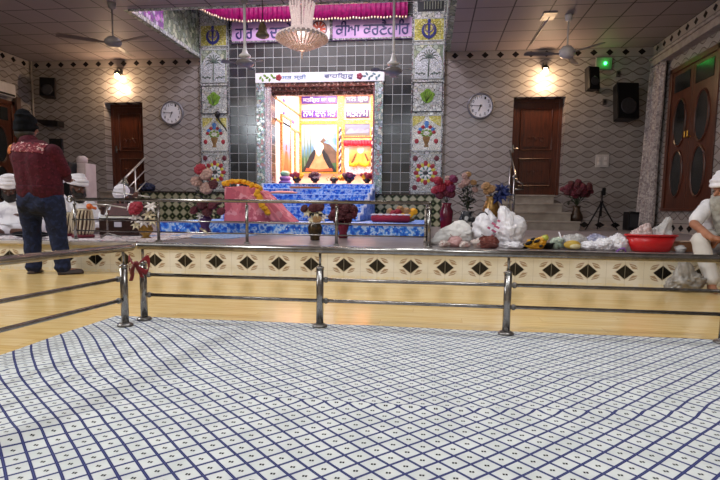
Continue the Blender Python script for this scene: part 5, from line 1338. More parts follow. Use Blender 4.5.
# clear bags
bag('plastic_bag', 'small clear bag with white straw right of the yellow packet', 'bag', px(556, 5.1), 5.1, PF, (.06, .07, .06), plastic('mint_plastic', 'c4d2c0', 'a3b5a4', .85), 51.2, (), .3, False)
t = thing('drinking_straw', 'white straw sticking up out of the small clear bag', 'straw', (px(562, 5.08), 5.08, PF+.02)); b = MB(); b.tube([aY(564, 246, 5.08), aY(559, 232, 5.08)], .007, 8); b.build('straw', WHITE, t, True)
t = bag('plastic_bag', 'clear bag of yellow food packets between the straw bag and the white bags', 'bag', px(573, 5.15), 5.15, PF, ((px(592, 5.15)-px(562, 5.15))/2*.95, .10, .075), PLC, 55.1, (), .25, False)
t = thing('food_packet', 'yellow food packet lying at the clear bag', 'packet', (px(572, 5.04), 5.02, PF)); b = MB(); b.ell((px(572, 5.02), 5.02, PF+.045), (.075, .03, .04), None, 14, 8); b.build('packet', pm('food_yellow', 'cfae4a', 'b58f3a', 16., .45), t, True); b = MB(); b.ell((px(575, 5.0), 4.995, PF+.03), (.05, .02, .025), None, 10, 6); b.build('label', pm('label_cream', 'd9cda0', 'c9b98a'), t, True)
bag('plastic_bag', 'low white crumpled bag right of the clear food bag', 'bag', px(589, 5.05), 5.05, PF, (.08, .07, .045), PLW, 61.2, (), .3, False)
t = bag('plastic_bag', 'clear bag with blue printing behind the low white bag', 'bag', px(597, 5.3), 5.3, PF, (.11, .09, .07), plastic('bluish_plastic', 'b9b8cc', '8f90b0', .9), 64.4, (), .28, False)
b = MB()
for u, v in ((593, 242), (597, 241), (601, 243)): b.ell(aY(u, v, 5.2), (.02, .012, .012), None, 8, 6)
b.build('blue_print', pm('blue_ink', '3c4690', '4f5aa8'), t, True)
bag('plastic_bag', 'white crumpled bag second to the left of the red tub', 'bag', px(604, 5.02), 5.02, PF, (.09, .07, .065), PLW, 67.9, (), .3, False)
t = bag('plastic_bag', 'white plump bag with purple handle touching the red tub', 'bag', px(617, 5.03), 5.03, PF, (.09, .07, .085), PLW, 71.3, (), .22, False)
b = MB(); b.tube([aY(u, v, 4.93) for u, v in ((616, 252), (620, 249), (624, 248), (626, 252))], .008, 6); b.build('purple_handle', pm('purple_ink', '7a4a9a', '8a5aa8'), t, True)

# red tub and what is in it
ca = aY(652.5, 246, 5.0); tcx, tcy = ca.x-.02, 4.99; rt0, rt1 = (px(674, 5.)-px(636, 5.))/2, (px(679, 5.)-px(626.5, 5.))/2; ht = pz(239.5, 4.92, 652)-PF+.042
t = thing('plastic_tub', 'red plastic wash tub on the platform edge left of the seated old man', 'tub', (tcx, tcy, PF))
REDP = pm('red_plastic', 'c4161c', 'b01218', 4., .32)
b = MB(); b.lathe([(rt0*.9, PF), (rt0, PF+.006), (rt1-.008, PF+ht-.012), (rt1-.022, PF+ht-.012), (rt0-.012, PF+.012), (0, PF+.012)], (tcx, tcy, 0), 40, None, 1, .5); b.build('tub_body', REDP, t, True)
b = MB(); b.lathe([(rt1-.02, PF+ht-.014), (rt1+.004, PF+ht-.016), (rt1+.006, PF+ht), (rt1-.02, PF+ht)], (tcx, tcy, 0), 40, None, 1, .5); b.build('rim', REDP, t, True)
bag('plastic_bag', 'low pinkish clear bag lying in the left half of the red tub', 'bag', tcx-.075, tcy, PF+.055, (.105, .07, .085), plastic('rosy_plastic', 'dac6c4', 'c4aaa8', .9), 81.2, (((.25, -.1, 1), .05, .7),), .26, False)
bag('plastic_bag', 'tall clear bag with twisted tip in the right half of the red tub', 'bag', tcx+.085, tcy+.01, PF+.055, (.09, .07, .10), PLC, 85.7, (((.42, 0, 1), .10, .72),), .26, False)
t = thing('carton', 'brown carton lying between the red tub and the seated old man', 'box', (px(683, 5.05), 5.05, PF)); b = MB(); b.box((px(683, 5.05), 5.08, PF+.045), (.13, .13, .085), .15); b.build('carton_body', pm('cardboard', '9a6a4a', '845838', 9., .7), t, bevel=.004); b = MB(); b.box((px(684, 5.05), 5.06, PF+.092), (.15, .1, .008), .2); b.build('flap', pm('cardboard_pale', 'c9b09a', 'b59a84', 9., .7), t)
bag('plastic_bag', 'tiny clear bag in front of the brown carton', 'bag', px(680, 4.95), 4.95, PF, (.045, .035, .035), PLC, 91.1, (), .3, False)
# grey bag on the lower floor
q0, q1 = px(674, 4.6, 285), px(708, 4.6, 285)
bag('plastic_bag', 'grey translucent bag slumped on the wooden floor against the tiled riser, at the right', 'bag', (q0+q1)/2-.06, 4.54, .002, ((q1-q0)/2*.95, .09, .095), plastic('grey_plastic', 'a8a29a', '857f78', .93, .3), 95.5, (((-.25, 0, 1), .10, .7), ((-1, 0, -.6), .06, .6)), .28, False)

# ------------------------------------------------------------------ people
def patch(o, cond, name, mat, off=.004):
    src = o.data; keep = [p for p in src.polygons if cond(p.center+wloc(o), p.normal)]; idx = {}; vs = []; fs = []
    for p in keep:
        f = []
        for i in p.vertices:
            if i not in idx: idx[i] = len(vs); vs.append(src.vertices[i].co + src.vertices[i].normal*off)
            f.append(idx[i])
        fs.append(f)
    me = bpy.data.meshes.new(name); me.from_pydata([tuple(v) for v in vs], [], fs); me.materials.append(mat)
    r = bpy.data.objects.new(name, me); C.objects.link(r); r.parent = o
    for p in me.polygons: p.use_smooth = True
    r.modifiers.new('s', 'SOLIDIFY').thickness = .003
    return r
def hand(m, w, d, n, s=1., side=1, curl=.5):
    """palm, four unequal bent fingers and a thumb; w wrist, d pointing direction, n back-of-hand normal"""
    w, d, n = V(w), V(d).normalized(), V(n).normalized(); sd = d.cross(n).normalized(); n = sd.cross(d).normalized()
    m.cap(w, w+d*.03*s, .022*s, .026*s, 10); R = Matrix((sd, d, n)).transposed()
    m.ell(w+d*.05*s, (.036*s, .045*s, .017*s), R, 12, 8)
    for k, L in enumerate((.062, .07, .066, .05)):
        b0 = w+d*.085*s+sd*((k-1.5)*.0195*s); a = curl*.8
        p1 = b0+(d*cos(a)-n*sin(a))*L*.5*s; p2 = p1+(d*cos(a*2.2)-n*sin(a*2.2))*L*.5*s
        m.cap(b0, p1, .0088*s, .0082*s, 8); m.cap(p1, p2, .0082*s, .007*s, 8)
    t0 = w+d*.03*s-sd*side*.03*s; t1 = t0+(d*.7-sd*side*.6-n*.2)*.035*s; m.cap(t0, t1, .011*s, .010*s, 8); m.cap(t1, t1+(d*.9-sd*side*.15-n*.4)*.028*s, .0095*s, .008*s, 8)
def head(m, c, f, s=1., nose=True):
    """skull, jaw, nose, brow, ears; c centre, f facing direction"""
    c, f = V(c), V(f).normalized(); r = f.cross(V((0, 0, 1))).normalized(); u = r.cross(f); R = Matrix((r, f, u)).transposed()
    m.ell(c+f*-.008*s+u*.02*s, (.074*s, .092*s, .088*s), R, 16, 12); m.ell(c+f*.018*s-u*.035*s, (.055*s, .066*s, .066*s), R, 14, 10)
    m.cap(c+f*.082*s+u*.018*s, c+f*.106*s-u*.018*s, .010*s, .015*s, 8); m.ell(c+f*.075*s+u*.034*s, (.05*s, .016*s, .010*s), R, 12, 6)
    for k in (-1, 1): m.ell(c+r*k*.076*s-u*.002*s, (.010*s, .020*s, .032*s), R, 8, 8); m.ell(c+r*k*.034*s+f*.062*s-u*.012*s, (.022*s, .018*s, .02*s), R, 8, 6)
    m.ell(c+f*.08*s-u*.048*s, (.026*s, .014*s, .008*s), R, 10, 6)
    return r, f, u, R
def eyes(c, f, s, parent):
    c, f = V(c), V(f).normalized(); r = f.cross(V((0, 0, 1))).normalized(); u = r.cross(f)
    for k in (-1, 1):
        b = MB(); b.ell(c+r*k*.031*s+f*.083*s+u*.012*s, .0085*s, None, 10, 8); e = b.build('eye', pm('eye_white', '9a948c', '8c867e', 9., .3), parent, True)
        b = MB(); b.ell(c+r*k*.031*s+f*.0888*s+u*.012*s, .0058*s, None, 8, 6); b.build('iris', pm('iris_dark', '20140e', '2a1a12', 9., .2), e, True)
    b = MB(); b.ell(c+f*.096*s-u*.05*s, (.022*s, .008*s, .006*s), Matrix((r, f, u)).transposed(), 10, 6); b.build('lips', pm('lip', '8a4a40', '7a3e36', 9., .4), parent, True)
def turban(c, f, s, mat, parent, tilt=0., W=1.):
    c, f = V(c), V(f).normalized(); r = f.cross(V((0, 0, 1))).normalized(); u = r.cross(f); ax = (u*cos(tilt)-f*sin(tilt)).normalized(); fr = r.cross(ax).normalized()*-1
    if fr.dot(f) < 0: fr = -fr
    R = Matrix((r, fr, ax)).transposed(); b = MB(); b.ell(c+ax*.075*s, (.088*s*W, .104*s*W, .075*s), R, 18, 10)
    for k in range(6):      # wound layers of cloth
        z = .045+.017*k; q = (1-.10*max(0, k-1)) ; a0 = .35*(1 if k % 2 else -1)
        b.tube([c+ax*(z*s)+r*(cos(a)*.092*s*q*W)+fr*(sin(a)*.108*s*q*W)+ax*(.018*s*sin(a+pi/2*0)*a0*2) for a in [2*pi*i/26 for i in range(26)]], .019*s, 8, True)
    b.ell(c+ax*.125*s+fr*.02*s, (.05*s, .062*s, .035*s), R, 12, 8)
    return blob(b, 'turban', mat, parent, .009*s if s > .8 else .008, 2)
def beard(c, f, s, L, mat, parent, W=1.):
    c, f = V(c), V(f).normalized(); r = f.cross(V((0, 0, 1))).normalized(); u = r.cross(f); R = Matrix((r, f, u)).transposed(); b = MB()
    b.ell(c+f*.062*s-u*.07*s, (.066*s*W, .045*s, .05*s), R, 14, 10)
    for k in (-1, 1): b.cap(c+r*k*.066*s+f*.02*s+u*.0*s, c+r*k*.052*s+f*.05*s-u*.06*s, .014*s, .03*s)
    for k in (-1, 1): b.cap(c+r*k*.006*s+f*.098*s-u*.034*s, c+r*k*.04*s+f*.08*s-u*.05*s, .009*s, .008*s)
    b.cap(c+f*.07*s-u*.08*s, c+f*(.06)*s-u*(.07+L)*s, .055*s*W, .022*s*W); b.ell(c+f*.06*s-u*(.08+L*.45)*s, (.06*s*W, .035*s, L*.5*s), R, 14, 10)
    return blob(b, 'beard', mat, parent, .008, 2, .006, 22.)
SKIN = pm('brown_skin', '8a5a44', '7a4d3a', 14., .55); SKIND = pm('dark_skin', '5c392c', '4e3026', 14., .55)

# --- the standing man seen from behind
YM = 4.47
def S(u, v, dy=0.): q = aY(u, v, YM); return V((q.x, q.y+dy, q.z))
t_lab = 'man standing with his back to us in a maroon sweater, blue jeans and black cap'
ft = [S(34, 266), S(63, 266)]; ft[0].z = ft[1].z = .035
hd, nk, ch, pv = S(24.5, 127, .03), S(28, 138), S(35, 158, .0), S(40, 197)
b = MB()
f_m = V((.25, 1, -.05)); head(b, hd, f_m, .98)
b.cap(nk+V((0, .01, .03)), nk+V((.02, 0, -.06)), .048, .055); b.ell(ch, (.18, .10, .16)); b.cap(ch, pv, .14, .14); b.ell(pv, (.16, .11, .11))
sh = [S(17, 151), S(53, 151)]; el = [S(15.5, 171, .08), S(58, 171, .08)]; hn = [S(24, 178, .28), S(46, 178, .29)]
for k in (0, 1):
    b.cap(sh[k], el[k], .05, .038); b.cap(el[k], hn[k], .036, .026); hand(b, hn[k], V((.35 if k == 0 else -.3, .6, .1)), V((0, 0, 1)), .95, -1 if k else 1, .6)
hp, kn = [S(30, 202), S(52, 202)], [S(30.5, 231, .02), S(56, 231, .02)]
for k in (0, 1):
    b.cap(hp[k], kn[k], .082, .056); b.cap(kn[k], ft[k]+V((0, 0, .03)), .05, .036); b.cap(ft[k]+V((0, -.02, .0)), ft[k]+V((-.02 if k == 0 else .09, .10, -.012)), .034, .024)
man = blob(b, 'person', SKIN, None, .010, 3); tag(man, t_lab, 'person')
b = MB(); SWEAT = floral('maroon_knit', '430f1d', ['360a17', '501525'], 30., .55, .9)
b.ell(ch+V((0, 0, .01)), (.215, .135, .155)); b.ell(ch+V((.005, 0, .075)), (.19, .10, .07)); b.cap(nk+V((.01, 0, -.045)), ch, .085, .15); b.cap(ch+V((-.03, 0, 0)), pv+V((-.04, 0, .045)), .16, .148); b.cap(ch+V((.05, 0, -.03)), pv+V((.055, 0, .045)), .16, .148)
for k in (0, 1): b.cap(sh[k]+V((0, 0, -.01)), el[k], .074, .060); b.cap(el[k], hn[k]*.85+el[k]*.15, .058, .042)
sw = blob(b, 'sweater', SWEAT, man, .011, 5, .007, 9.)
z1, z0 = S(30, 142).z, S(30, 152).z; xa, xb = S(10, 147).x, S(50, 147).x
patch(sw, lambda c, n: z0 < c.z+.06*(c.x-xa) < z1 and n.y < -.25 and xa+.07 < c.x < xb, 'back_print', floral('sweater_print', '6e2430', ['c9a8a4', '3a1018', 'a86a6a'], 24., .56, .8))
patch(sw, lambda c, n: z0-.02 < c.z < z1-.03 and n.y < -.05 and xa-.05 < c.x < xa+.07, 'orange_print', floral('orange_print', 'b5663a', ['d99a5a', '7a3020'], 24., .55, .8))
patch(sw, lambda c, n: c.z < S(40, 186).z and abs(n.z) < .7, 'hem_rib', floral('maroon_rib', '380c18', ['461020'], 40., .5, .9), .005)
b = MB(); JEAN = floral('blue_denim', '151d38', ['11182e', '1d2848'], 20., .52, .85)
b.ell(pv+V((0, 0, .0)), (.205, .155, .11)); b.ell(pv+V((0, 0, -.08)), (.15, .135, .10)); b.ell(pv+V((-.07, -.045, -.05)), (.11, .10, .11)); b.ell(pv+V((.08, -.045, -.05)), (.11, .10, .11))
for k in (0, 1):
    b.cap(hp[k], kn[k], .108, .082); b.cap(kn[k], ft[k]+V((0, 0, .03)), .078, .066); b.ell(ft[k]+V((0, -.01, .03)), (.07, .07, .03))
jn = blob(b, 'jeans', JEAN, man, .011, 4, .008, 11., 4.)
b = MB(); b.ell(hd+V((.0, -.012, .050)), (.088, .10, .082)); b.ell(hd+V((-.016, -.015, .095)), (.064, .075, .070)); b.ell(hd+V((.0, -.035, -.01)), (.090, .085, .085))
for k in range(4): b.tube([hd+V((cos(a)*(.088-.007*k), sin(a)*.10-.012, -.01+.03*k+.02*sin(a)*((-1)**k))) for a in [2*pi*i/24 for i in range(24)]], .011, 6, True)
blob(b, 'cap', pm('black_cloth', '0a0b0e', '121318', 20., .9, spec=.1), man, .010, 3)
b = MB(); b.ell(hd+V((.0, -.035, -.055)), (.086, .075, .062)); blob(b, 'hair', pm('black_hair', '14100f', '1c1614', 40., .6), man, .010, 2)
for k in (0, 1):
    b = MB(); d = V((-.02 if k == 0 else .09, .10, 0)); a = ft[k]+V((0, -.03, -.02)); b.cap(a+V((0, 0, .0)), a+d*1.2, .030, .030); b.box(a+d*.6+V((0, 0, -.006)), (.07, .18, .014), -math.atan2(d.x, d.y)); blob(b, 'sandal', pm('sandal_dark', '3a2a26', '2c201d', 20., .6), man, .008, 2)

# --- sitters
def sitter(label, u, v, Y, ang, s, coat, tur, bcol, skin, hands=None, lean=.05, nod=.1, Lb=.08, sleeve=1., wide=1., headtilt=0.):
    top = aY(u, v, Y); zf = PZ+.012; x, y = top.x, Y
    Rm = Matrix.Rotation(ang, 3, 'Z'); sh_ = Rm@V((0, (lean+.04)*s, 0)); x += sh_.x; y += sh_.y
    def T(a, b_, c): return V((x, y, zf)) + Rm@V((a*s, b_*s, c*s))
    fdir = Rm@V((headtilt, -cos(nod), -sin(nod)))
    hc = T(0, -lean-.04, 0); hc.z = top.z-.14*s; hz = (hc.z-zf)/s
    b = MB(); head(b, hc, fdir, s); nb = T(0, -lean, hz-.13); b.cap(hc-V((0, 0, .05*s)), nb, .046*s, .052*s)
    b.ell(T(0, -lean*.8, hz-.26), (.15*s, .10*s, .12*s), Rm); b.cap(T(0, -lean*.6, hz-.28), T(0, 0, .13), .11*s, .13*s)
    hands = hands or ((-.16, -.32, .20), (.16, -.32, .20)); shs = [T(k*.17, -lean, hz-.19) for k in (-1, 1)]; els = [T(k*.25, -.10-lean, hz-.40) for k in (-1, 1)]; hs = [T(*h) for h in hands]
    for k in (0, 1):
        b.cap(shs[k], els[k], .044*s, .036*s); d = (hs[k]-els[k]).normalized(); b.cap(els[k], hs[k], .034*s, .024*s); hand(b, hs[k], d, V((0, 0, 1)), .9*s, 1 if k == 0 else -1, .5)
    for k in (-1, 1): b.cap(T(k*.09, 0, .10), T(k*.30, -.22, .09), .075*s, .055*s); b.cap(T(k*.30, -.22, .08), T(-k*.04, -.33, .05), .05*s, .036*s); b.cap(T(-k*.04, -.33, .05), T(-k*.14, -.34, .045), .034*s, .026*s)
    p = blob(b, 'person', skin, None, .009, 2); tag(p, label, 'person')
    b = MB(); b.ell(T(0, -lean*.8, hz-.27), (.19*s*wide, .135*s, .145*s), Rm); b.cap(T(0, -lean*.9, hz-.18), T(0, 0, .14), .09*s, .175*s*wide); b.ell(T(0, -.03, .12), (.24*s*wide, .2*s, .12*s), Rm)
    for k in (0, 1): b.cap(shs[k], els[k], .066*s, .058*s); e = els[k].lerp(hs[k], .82*sleeve); b.cap(els[k], e, .056*s, .044*s)
    blob(b, 'kurta', coat, p, .011, 4, .010, 9., u)
    b = MB()
    for k in (-1, 1): b.cap(T(k*.09, -.02, .11), T(k*.31, -.22, .10), .10*s, .075*s); b.cap(T(k*.31, -.22, .09), T(-k*.02, -.32, .06), .07*s, .052*s)
    blob(b, 'trousers', WHITE, p, .012, 4, .008, 9., u+3)
    turban(hc+V((0, 0, .02*s)), fdir, s, tur, p, .15, 1.05)
    beard(hc, fdir, s, Lb, bcol, p)
    eyes(hc, fdir, s, p)
    return p, T, hs
TW = pm('turban_white', 'eceaf0', 'dad7de', 8., .85); BDK = pm('dark_beard', '17110f', '221a17', 30., .8); KUR = floral('white_kurta', 'e9e8ee', ['d6d4de', 'f4f3f6'], 8., .55, .85)
sitter('white clad musician with white turban at the left photo edge, behind the standing man', 9, 177, 5.55, .5, .98, KUR, TW, BDK, SKIND, wide=1.25, nod=.5, lean=.09)
sitter('white turbaned musician mostly hidden behind the standing man', 57, 176, 6.9, .2, .98, KUR, TW, BDK, SKIND, nod=.3)
sitter('drummer in white kurta and white turban with dark beard, hands over the laced drum', 77, 176.5, 5.95, 1.2, 1.02, KUR, TW, BDK, SKIND, ((-.10, -.36, .26), (.16, -.34, .27)), .08, .25, .09, .8)
sitter('harmonium player in white with head bowed behind the platform railing', 122, 187, 6.75, .1, .94, KUR, TW, BDK, SKIN, ((-.12, -.34, .24), (.13, -.34, .24)), .12, .7, .06, .55)

# --- old man on the platform edge at the right
YO = 4.95; s = 1.0
def O(u, v, Y=YO): return aY(u, v, Y)
hc = O(725.5, 191.5, 4.86); fdir = V((-.93, -.33, -.12)); b = MB(); head(b, hc, fdir, 1.0)
cho = O(724, 215, 5.02); pvo = V((O(724, 250).x, 5.06, PF+.11))
b.cap(hc+V((.02, .03, -.05)), cho+V((-.02, 0, .10)), .05, .056); b.ell(cho, (.16, .12, .15)); b.cap(cho, pvo, .12, .14)
shr, elr, har = O(708, 205, 4.96), O(694, 224, 4.80), O(712, 238, 4.58)
b.cap(shr, elr, .048, .038); b.cap(elr, har, .036, .026); hand(b, har, V((.75, -.25, -.1)), V((-.1, -.3, 1)), 1., 1, .7)
shl, ell_, hal = O(744, 206, 5.08), O(748, 230, 4.95), O(726, 240, 4.68)
b.cap(shl, ell_, .048, .038); b.cap(ell_, hal, .036, .026); hand(b, hal, V((-.8, -.2, -.1)), V((0, -.3, 1)), 1., -1, .7)
hpr, knr, anr = V((pvo.x-.09, 5.0, PF+.12)), O(699, 240, 4.68), V((O(713, 285, 4.52).x, 4.54, .07))
hpl, knl, anl = V((pvo.x+.10, 5.03, PF+.12)), O(733, 238, 4.62), V((O(742, 285, 4.52).x, 4.54, .07))
for a, k, c_ in ((hpr, knr, anr), (hpl, knl, anl)):
    b.cap(a, k, .075, .056); b.cap(k, c_, .052, .036); b.cap(c_+V((0, 0, -.03)), c_+V((-.03, -.13, -.045)), .034, .022)
old = blob(b, 'person', pm('tan_skin', 'a87358', '98644a', 14., .55), None, .009, 2); tag(old, 'old man in white with long grey beard seated on the platform edge at the right', 'person')
b = MB(); TEE = floral('white_tunic', 'e4e2e4', ['d6d3d8', 'eceaec'], 8., .55, .85)
b.ell(cho+V((0, 0, .02)), (.19, .15, .155)); b.cap(cho+V((0, 0, .06)), pvo, .12, .17); b.cap(hc+V((.04, .10, -.14)), cho, .07, .13); b.ell(pvo+V((-.02, -.03, -.02)), (.22, .18, .09))
for a, c_ in ((shr, elr), (shl, ell_)): b.cap(a, a.lerp(c_, .8), .060, .062)
blob(b, 'tunic', TEE, old, .011, 4, .008, 9.)
b = MB()
for a, k, c_ in ((hpr, knr, anr), (hpl, knl, anl)): b.cap(a, k, .095, .066); b.cap(k, c_+V((0, 0, .03)), .064, .054)
blob(b, 'trousers', pm('offwhite_cotton', 'd9d5d0', 'c9c4be', 7., .85), old, .011, 4, .010, 8., 7.)
turban(hc+V((.0, 0, .015)), fdir, 1.0, TW, old, .1, 1.02)
beard(hc, fdir, 1.1, .24, pm('grey_beard', 'b2afa6', '96928a', 26., .85), old, 1.05); eyes(hc, fdir, 1.0, old)

# ------------------------------------------------------------------ instruments and gear
yd = 5.28; q = aY(80, 232, yd)
STRAP = pm('drum_strap', 'd6c8b0', 'bfae92', 14., .7); DWOOD = pm('drum_wood', '4a2e22', '3a241a', 14., .4); SKN = pm('drum_skin', 'd6ccb8', 'c4b8a0', 10., .6)
def drum(label, x, y, r, h):
    t = thing('tabla_drum', label, 'drum', (x, y, PZ), 'tabla drums'); z = PZ+.014
    b = MB(); b.lathe([(r*.7, z), (r*.92, z+h*.2), (r*1.0, z+h*.5), (r*.86, z+h*.85), (r*.8, z+h)], (x, y, 0), 24); b.build('shell', DWOOD, t, True)
    b = MB()
    for k in range(18):
        a = 2*pi*k/18; pr_ = [(r*.74, .02), (r*.96, .22), (r*1.04, .5), (r*.91, .82), (r*.86, .97)]
        b.tube([(x+p*cos(a+.12*i), y+p*sin(a+.12*i), z+h*f) for i, (p, f) in enumerate(pr_)], .009, 6)
    b.build('straps', STRAP, t, True)
    b = MB(); b.lathe([(r*.84, z+h*.96), (r*.88, z+h), (r*.8, z+h*1.03), (0, z+h*1.03)], (x, y, 0), 24); b.build('drum_head', SKN, t, True)
    b = MB(); b.lathe([(r*.36, z+h*1.03), (r*.34, z+h*1.045), (0, z+h*1.05)], (x, y, 0), 20); b.build('black_spot', BLACK, t, True)
    b = MB(); b.lathe([(r*1.0, PZ+.010), (r*1.1, PZ+.03), (r*.8, PZ+.05), (r*.7, PZ+.03)], (x, y, 0), 20); b.build('ring_cushion', pm('cushion_red', '7a2436', '641c2c', 10., .8), t, True)
drum('large laced drum with pale straps behind the left end of the platform railing', aY(83, 232, yd).x, yd, .105, .29)
drum('smaller laced drum left of the large one, by the standing man', aY(68, 232, 5.42).x-.05, 5.5, .085, .25)
# harmonium
y0 = 5.72; x0, x1 = aY(99, 228, y0).x, aY(139, 228, y0).x; zt = aY(118, 217.5, y0).z
t = thing('harmonium', 'dark wooden harmonium with a white label before the bowed player', 'harmonium', ((x0+x1)/2, y0, PZ+.012))
HW = pm('harmonium_wood', '2e1a16', '23130f', 12., .3)
b = MB(); b.bx((x0, y0, PZ+.014), (x1, y0+.2, zt)); b.build('case', HW, t, bevel=.006)
b = MB(); b.bx((x0+.02, y0+.02, zt), (x1-.02, y0+.11, zt+.012))
b.build('keys', pm('key_ivory', 'e2ddd0', 'd4cdbd', 20., .3), t)
b = MB()
for k in range(14): b.bx((x0+.04+k*(x1-x0-.08)/14, y0+.06, zt+.012), (x0+.052+k*(x1-x0-.08)/14, y0+.11, zt+.02))
b.build('black_keys', BLACK, t)
b = MB(); b.prism([(0, 0), (.10, .16), (.115, .16), (.03, 0)], (x0+.02, y0+.14, zt), (0, 1, 0), (0, 0, 1), (x1-x0-.04, 0, 0)); b.build('bellows', pm('bellows_red', '4a1a1c', '3a1416', 30., .6), t)
lx = aY(118, 224, y0).x; b = MB(); b.bx((lx-.045, y0-.004, aY(118, 227, y0).z), (lx+.045, y0, aY(118, 222, y0).z)); b.build('white_label', pm('paper_label', 'b8b4c0', 'a5a1b0', 9., .6), t)
# microphones
def mic_stand(label, u, vb, vt, Y, boom, head_uv, foam):
    p = aY(u, vb, Y); x = p.x; zt = aY(u, vt, Y).z; t = thing('microphone_stand', label, 'microphone', (x, Y, PZ+.012)); z = PZ+.013
    b = MB()
    for k in range(3): a = 2*pi*k/3+.6; b.tube([(x, Y, z+.05), (x+.13*cos(a), Y+.13*sin(a), z+.008)], .008, 6)
    b.build('base', DARKSTEEL, t); b = MB(); b.cyl((x, Y, z+.03), (x, Y, zt), .009); b.build('pole', STEEL, t, True)
    if boom:
        pts = [aY(a, c_, Y) for a, c_ in boom]; b = MB(); b.tube(pts, .007, 8); b.build('boom', pm('satin_steel', ''), t, True)
    h = aY(head_uv[0], head_uv[1], Y); b = MB(); b.ell(h, (.032, .03, .032), None, 12, 8); b.cyl(h, h+V((.07 if head_uv[0] < u else -.05, 0, -.02)), .014); b.build('microphone', foam, t, True)
mic_stand('microphone stand with orange foam head between drummer and harmonium player', 108, 244, 205, 5.2, [(92, 204), (108, 205), (126, 208)], (89.5, 206.5), pm('orange_foam', 'd9713a', 'c4602c', 30., .9))
mic_stand('microphone stand with pale boom reaching right over the harmonium player', 126, 240, 178, 6.25, [(112, 192), (128, 194), (150, 197)], (136, 194.5), pm('brown_foam', '6a4438', '583830', 30., .8))
t = thing('steel_jug', 'greenish steel jug head above the bowed white turban', 'jug', (aY(125, 186, 8.3).x, 6.7, PZ)); zt = aY(125, 176, 8.3).z; z0 = aY(125, 187, 8.3).z; x = aY(125, 186, 8.3).x
b = MB(); b.lathe([(.03, z0), (.05, z0+.02), (.055, z0+.07), (.03, z0+.11), (.035, z0+.125)], (x, 8.3, 0), 16); b.build('jug_body', pm('aged_steel', '8f8f80', '7a7a6c', 14., .3, .7), t, True)
b = MB(); b.bx((x-.1, 8.2, PZ), (x+.1, 8.4, z0)); b.build('stool', HW, t, bevel=.006)
b = MB(); b.tube([(x-.05, 8.3, z0+.12), (x, 8.3, z0+.15), (x+.05, 8.3, z0+.13)], .010, 6); b.build('handle', STEEL, t, True)
# pale cabinet, black speaker, cushion, blue bundle behind the musicians
y = 8.2; x0, x1 = aY(69, 175, y).x, aY(86, 175, y).x; zt = aY(77, 163, y).z
t = thing('pale_cabinet', 'pale pinkish upright cabinet behind the drummer, below the left wall', 'cabinet', ((x0+x1)/2, y, PZ))
b = MB(); b.bx((x0, y, PZ), (x1, y+.28, zt)); b.build('body', pm('cabinet_pale', 'b5a5a4', 'a89896', 5., .5), t, bevel=.012)
b = MB(); xc = aY(76.5, 158, y).x; b.lathe([(.06, zt), (.085, zt+.03), (.085, zt+.09), (.05, zt+.125), (0, zt+.13)], (xc, y+.14, 0), 18); b.build('top_knob', pm('cabinet_pale', ''), t, True)
b = MB(); b.bx((x0+.03, y-.008, PZ+.1), (x1-.03, y, zt-.08)); b.build('door', pm('cabinet_door', 'bfafad', 'b3a3a1', 5., .5), t, bevel=.003)
y = 8.0; x0, x1 = aY(58, 170, y).x, aY(69, 170, y).x; zt = aY(62, 162, y).z
t = thing('floor_speaker', 'black floor loudspeaker between the standing man and the pale cabinet', 'speaker', ((x0+x1)/2, y, PZ))
b = MB(); b.bx((x0, y, PZ), (x1, y+.25, zt)); b.build('cabinet', BLACK, t, bevel=.01); b = MB(); b.bx((x0+.015, y-.01, PZ+.1), (x1-.015, y, zt-.03)); b.build('grille', pm('speaker_grille', ''), t)
y = 9.6; x0, x1 = aY(49, 146, y).x, aY(62, 146, y).x; z0, z1 = aY(56, 153, y).z, aY(56, 138.5, y).z
t = thing('monitor', 'black screen on a stand right of the standing man, in front of the left wall', 'screen', ((x0+x1)/2, y, PZ))
b = MB(); b.bx((x0, y, z0), (x1, y+.05, z1)); b.build('case', BLACK, t, bevel=.008); b = MB(); b.bx((x0+.02, y-.004, z0+.03), (x1-.02, y, z1-.02)); b.build('screen', pm('dark_screen', '0c0d10', '121318', 5., .15), t)
b = MB(); b.cyl(((x0+x1)/2, y+.03, PZ), ((x0+x1)/2, y+.03, z0), .02); b.lathe([(.18, PZ), (.18, PZ+.015), (.03, PZ+.03)], ((x0+x1)/2, y+.03, 0), 18); b.build('stand', DARKSTEEL, t, True)
x0, x1 = aY(10, 240, 5.02).x, aY(48, 240, 5.02).x
t = thing('floor_cushion', 'flat black cushion on the sheet behind the standing man', 'cushion', ((x0+x1)/2, 5.02, PZ+.012)); b = MB(); b.ell(((x0+x1)/2, 5.05, PZ+.046), ((x1-x0)/2, .09, .034), None, 24, 8); b.build('cushion', pm('black_cloth', ''), t, True); b = MB(); b.tube([((x0+x1)/2+(x1-x0)/2*1.0*cos(a), 5.05+.09*sin(a), PZ+.046) for a in [2*pi*i/30 for i in range(30)]], .005, 6, True); b.build('piping', pm('black_piping', '202024', '2a2a2e'), t, True)
p = aY(147, 190, D-.18)
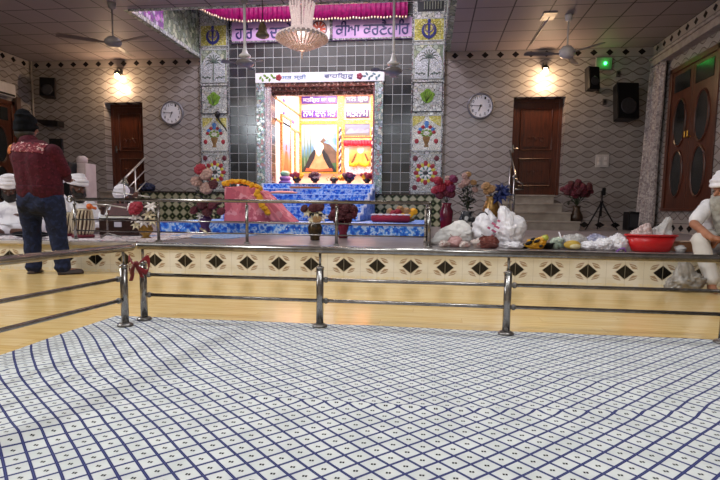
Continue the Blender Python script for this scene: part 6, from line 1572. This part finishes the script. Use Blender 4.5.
t = thing('cloth_bundle', 'dark navy cloth bundle lying on the left end of the tiled dado', 'bundle', (p.x, D-.18, .96)); lump('bundle', floral('navy_cloth', '23293f', ['181c2c', '343c58'], 9., .5, .85), t, (p.x, D-.18, .96), (.18, .14, .10), 7.7, .2)
b = MB(); b.tube([(p.x-.02, D-.18+.15*cos(a)*1.0, .96+.085+.10*sin(a)) for a in [2*pi*i/20 for i in range(20)]], .012, 6, True); b.build('tie', pm('navy_tie', '3a4468', '2e3656'), t, True)

# ------------------------------------------------------------------ light
w = bpy.data.worlds.new('world'); SC.world = w; w.use_nodes = True
w.node_tree.nodes['Background'].inputs[0].default_value = lin('c8c4c8'); w.node_tree.nodes['Background'].inputs[1].default_value = .05
DOWN = (0, 0, 0)
for k, (x, y, e) in enumerate(((-1.6, .9, 56), (1.4, .9, 58), (-.2, 3.2, 58))):
    light('AREA', 'ceiling_lamp', (x, y, H-.03), e, 'f8fafc', .6, DOWN, .6)
_p, _q = V((-6.6, 2.6, H-.12)), V((-1.0, 1.7, 0))
light('AREA', 'ceiling_lamp', _p, 200, 'f8fafc', .2, (_q-_p).to_track_quat('-Z', 'Y').to_euler(), .2)
for k, (x, y, e) in enumerate(((-5.5, 6.8, 13), (1.6, 6.8, 14), (-2.2, 6.2, 26))):
    light('AREA', 'ceiling_lamp', (x, y, H-.03), e, 'fff2ea', .5, DOWN, .5)
light('AREA', 'well_lamp', (-3.3, 9.7, HT-.05), 95, 'fbf2ff', .9, DOWN, .9)
light('AREA', 'well_lamp', (-1.4, 9.7, HT-.05), 95, 'fbf2ff', .9, DOWN, .9)
light('AREA', 'shrine_lamp', ((AX0+AX1)/2, 12.9, AZC-.03), 140, 'fff4ec', 1.6, DOWN, .9)
light('AREA', 'shrine_lamp', ((AX0+AX1)/2, D+.5, AZC-.1), 52, 'fff2ea', 1.8, DOWN, .25)
light('POINT', 'chandelier_lamp', (aY(302, 30, 8.25).x, 8.25, 3.10), 3, 'fff0e8', .08)

vs = SC.view_settings; vs.view_transform = 'Standard'; vs.look = 'None'; vs.gamma = 1; vs.use_curve_mapping = False; vs.exposure = 0.
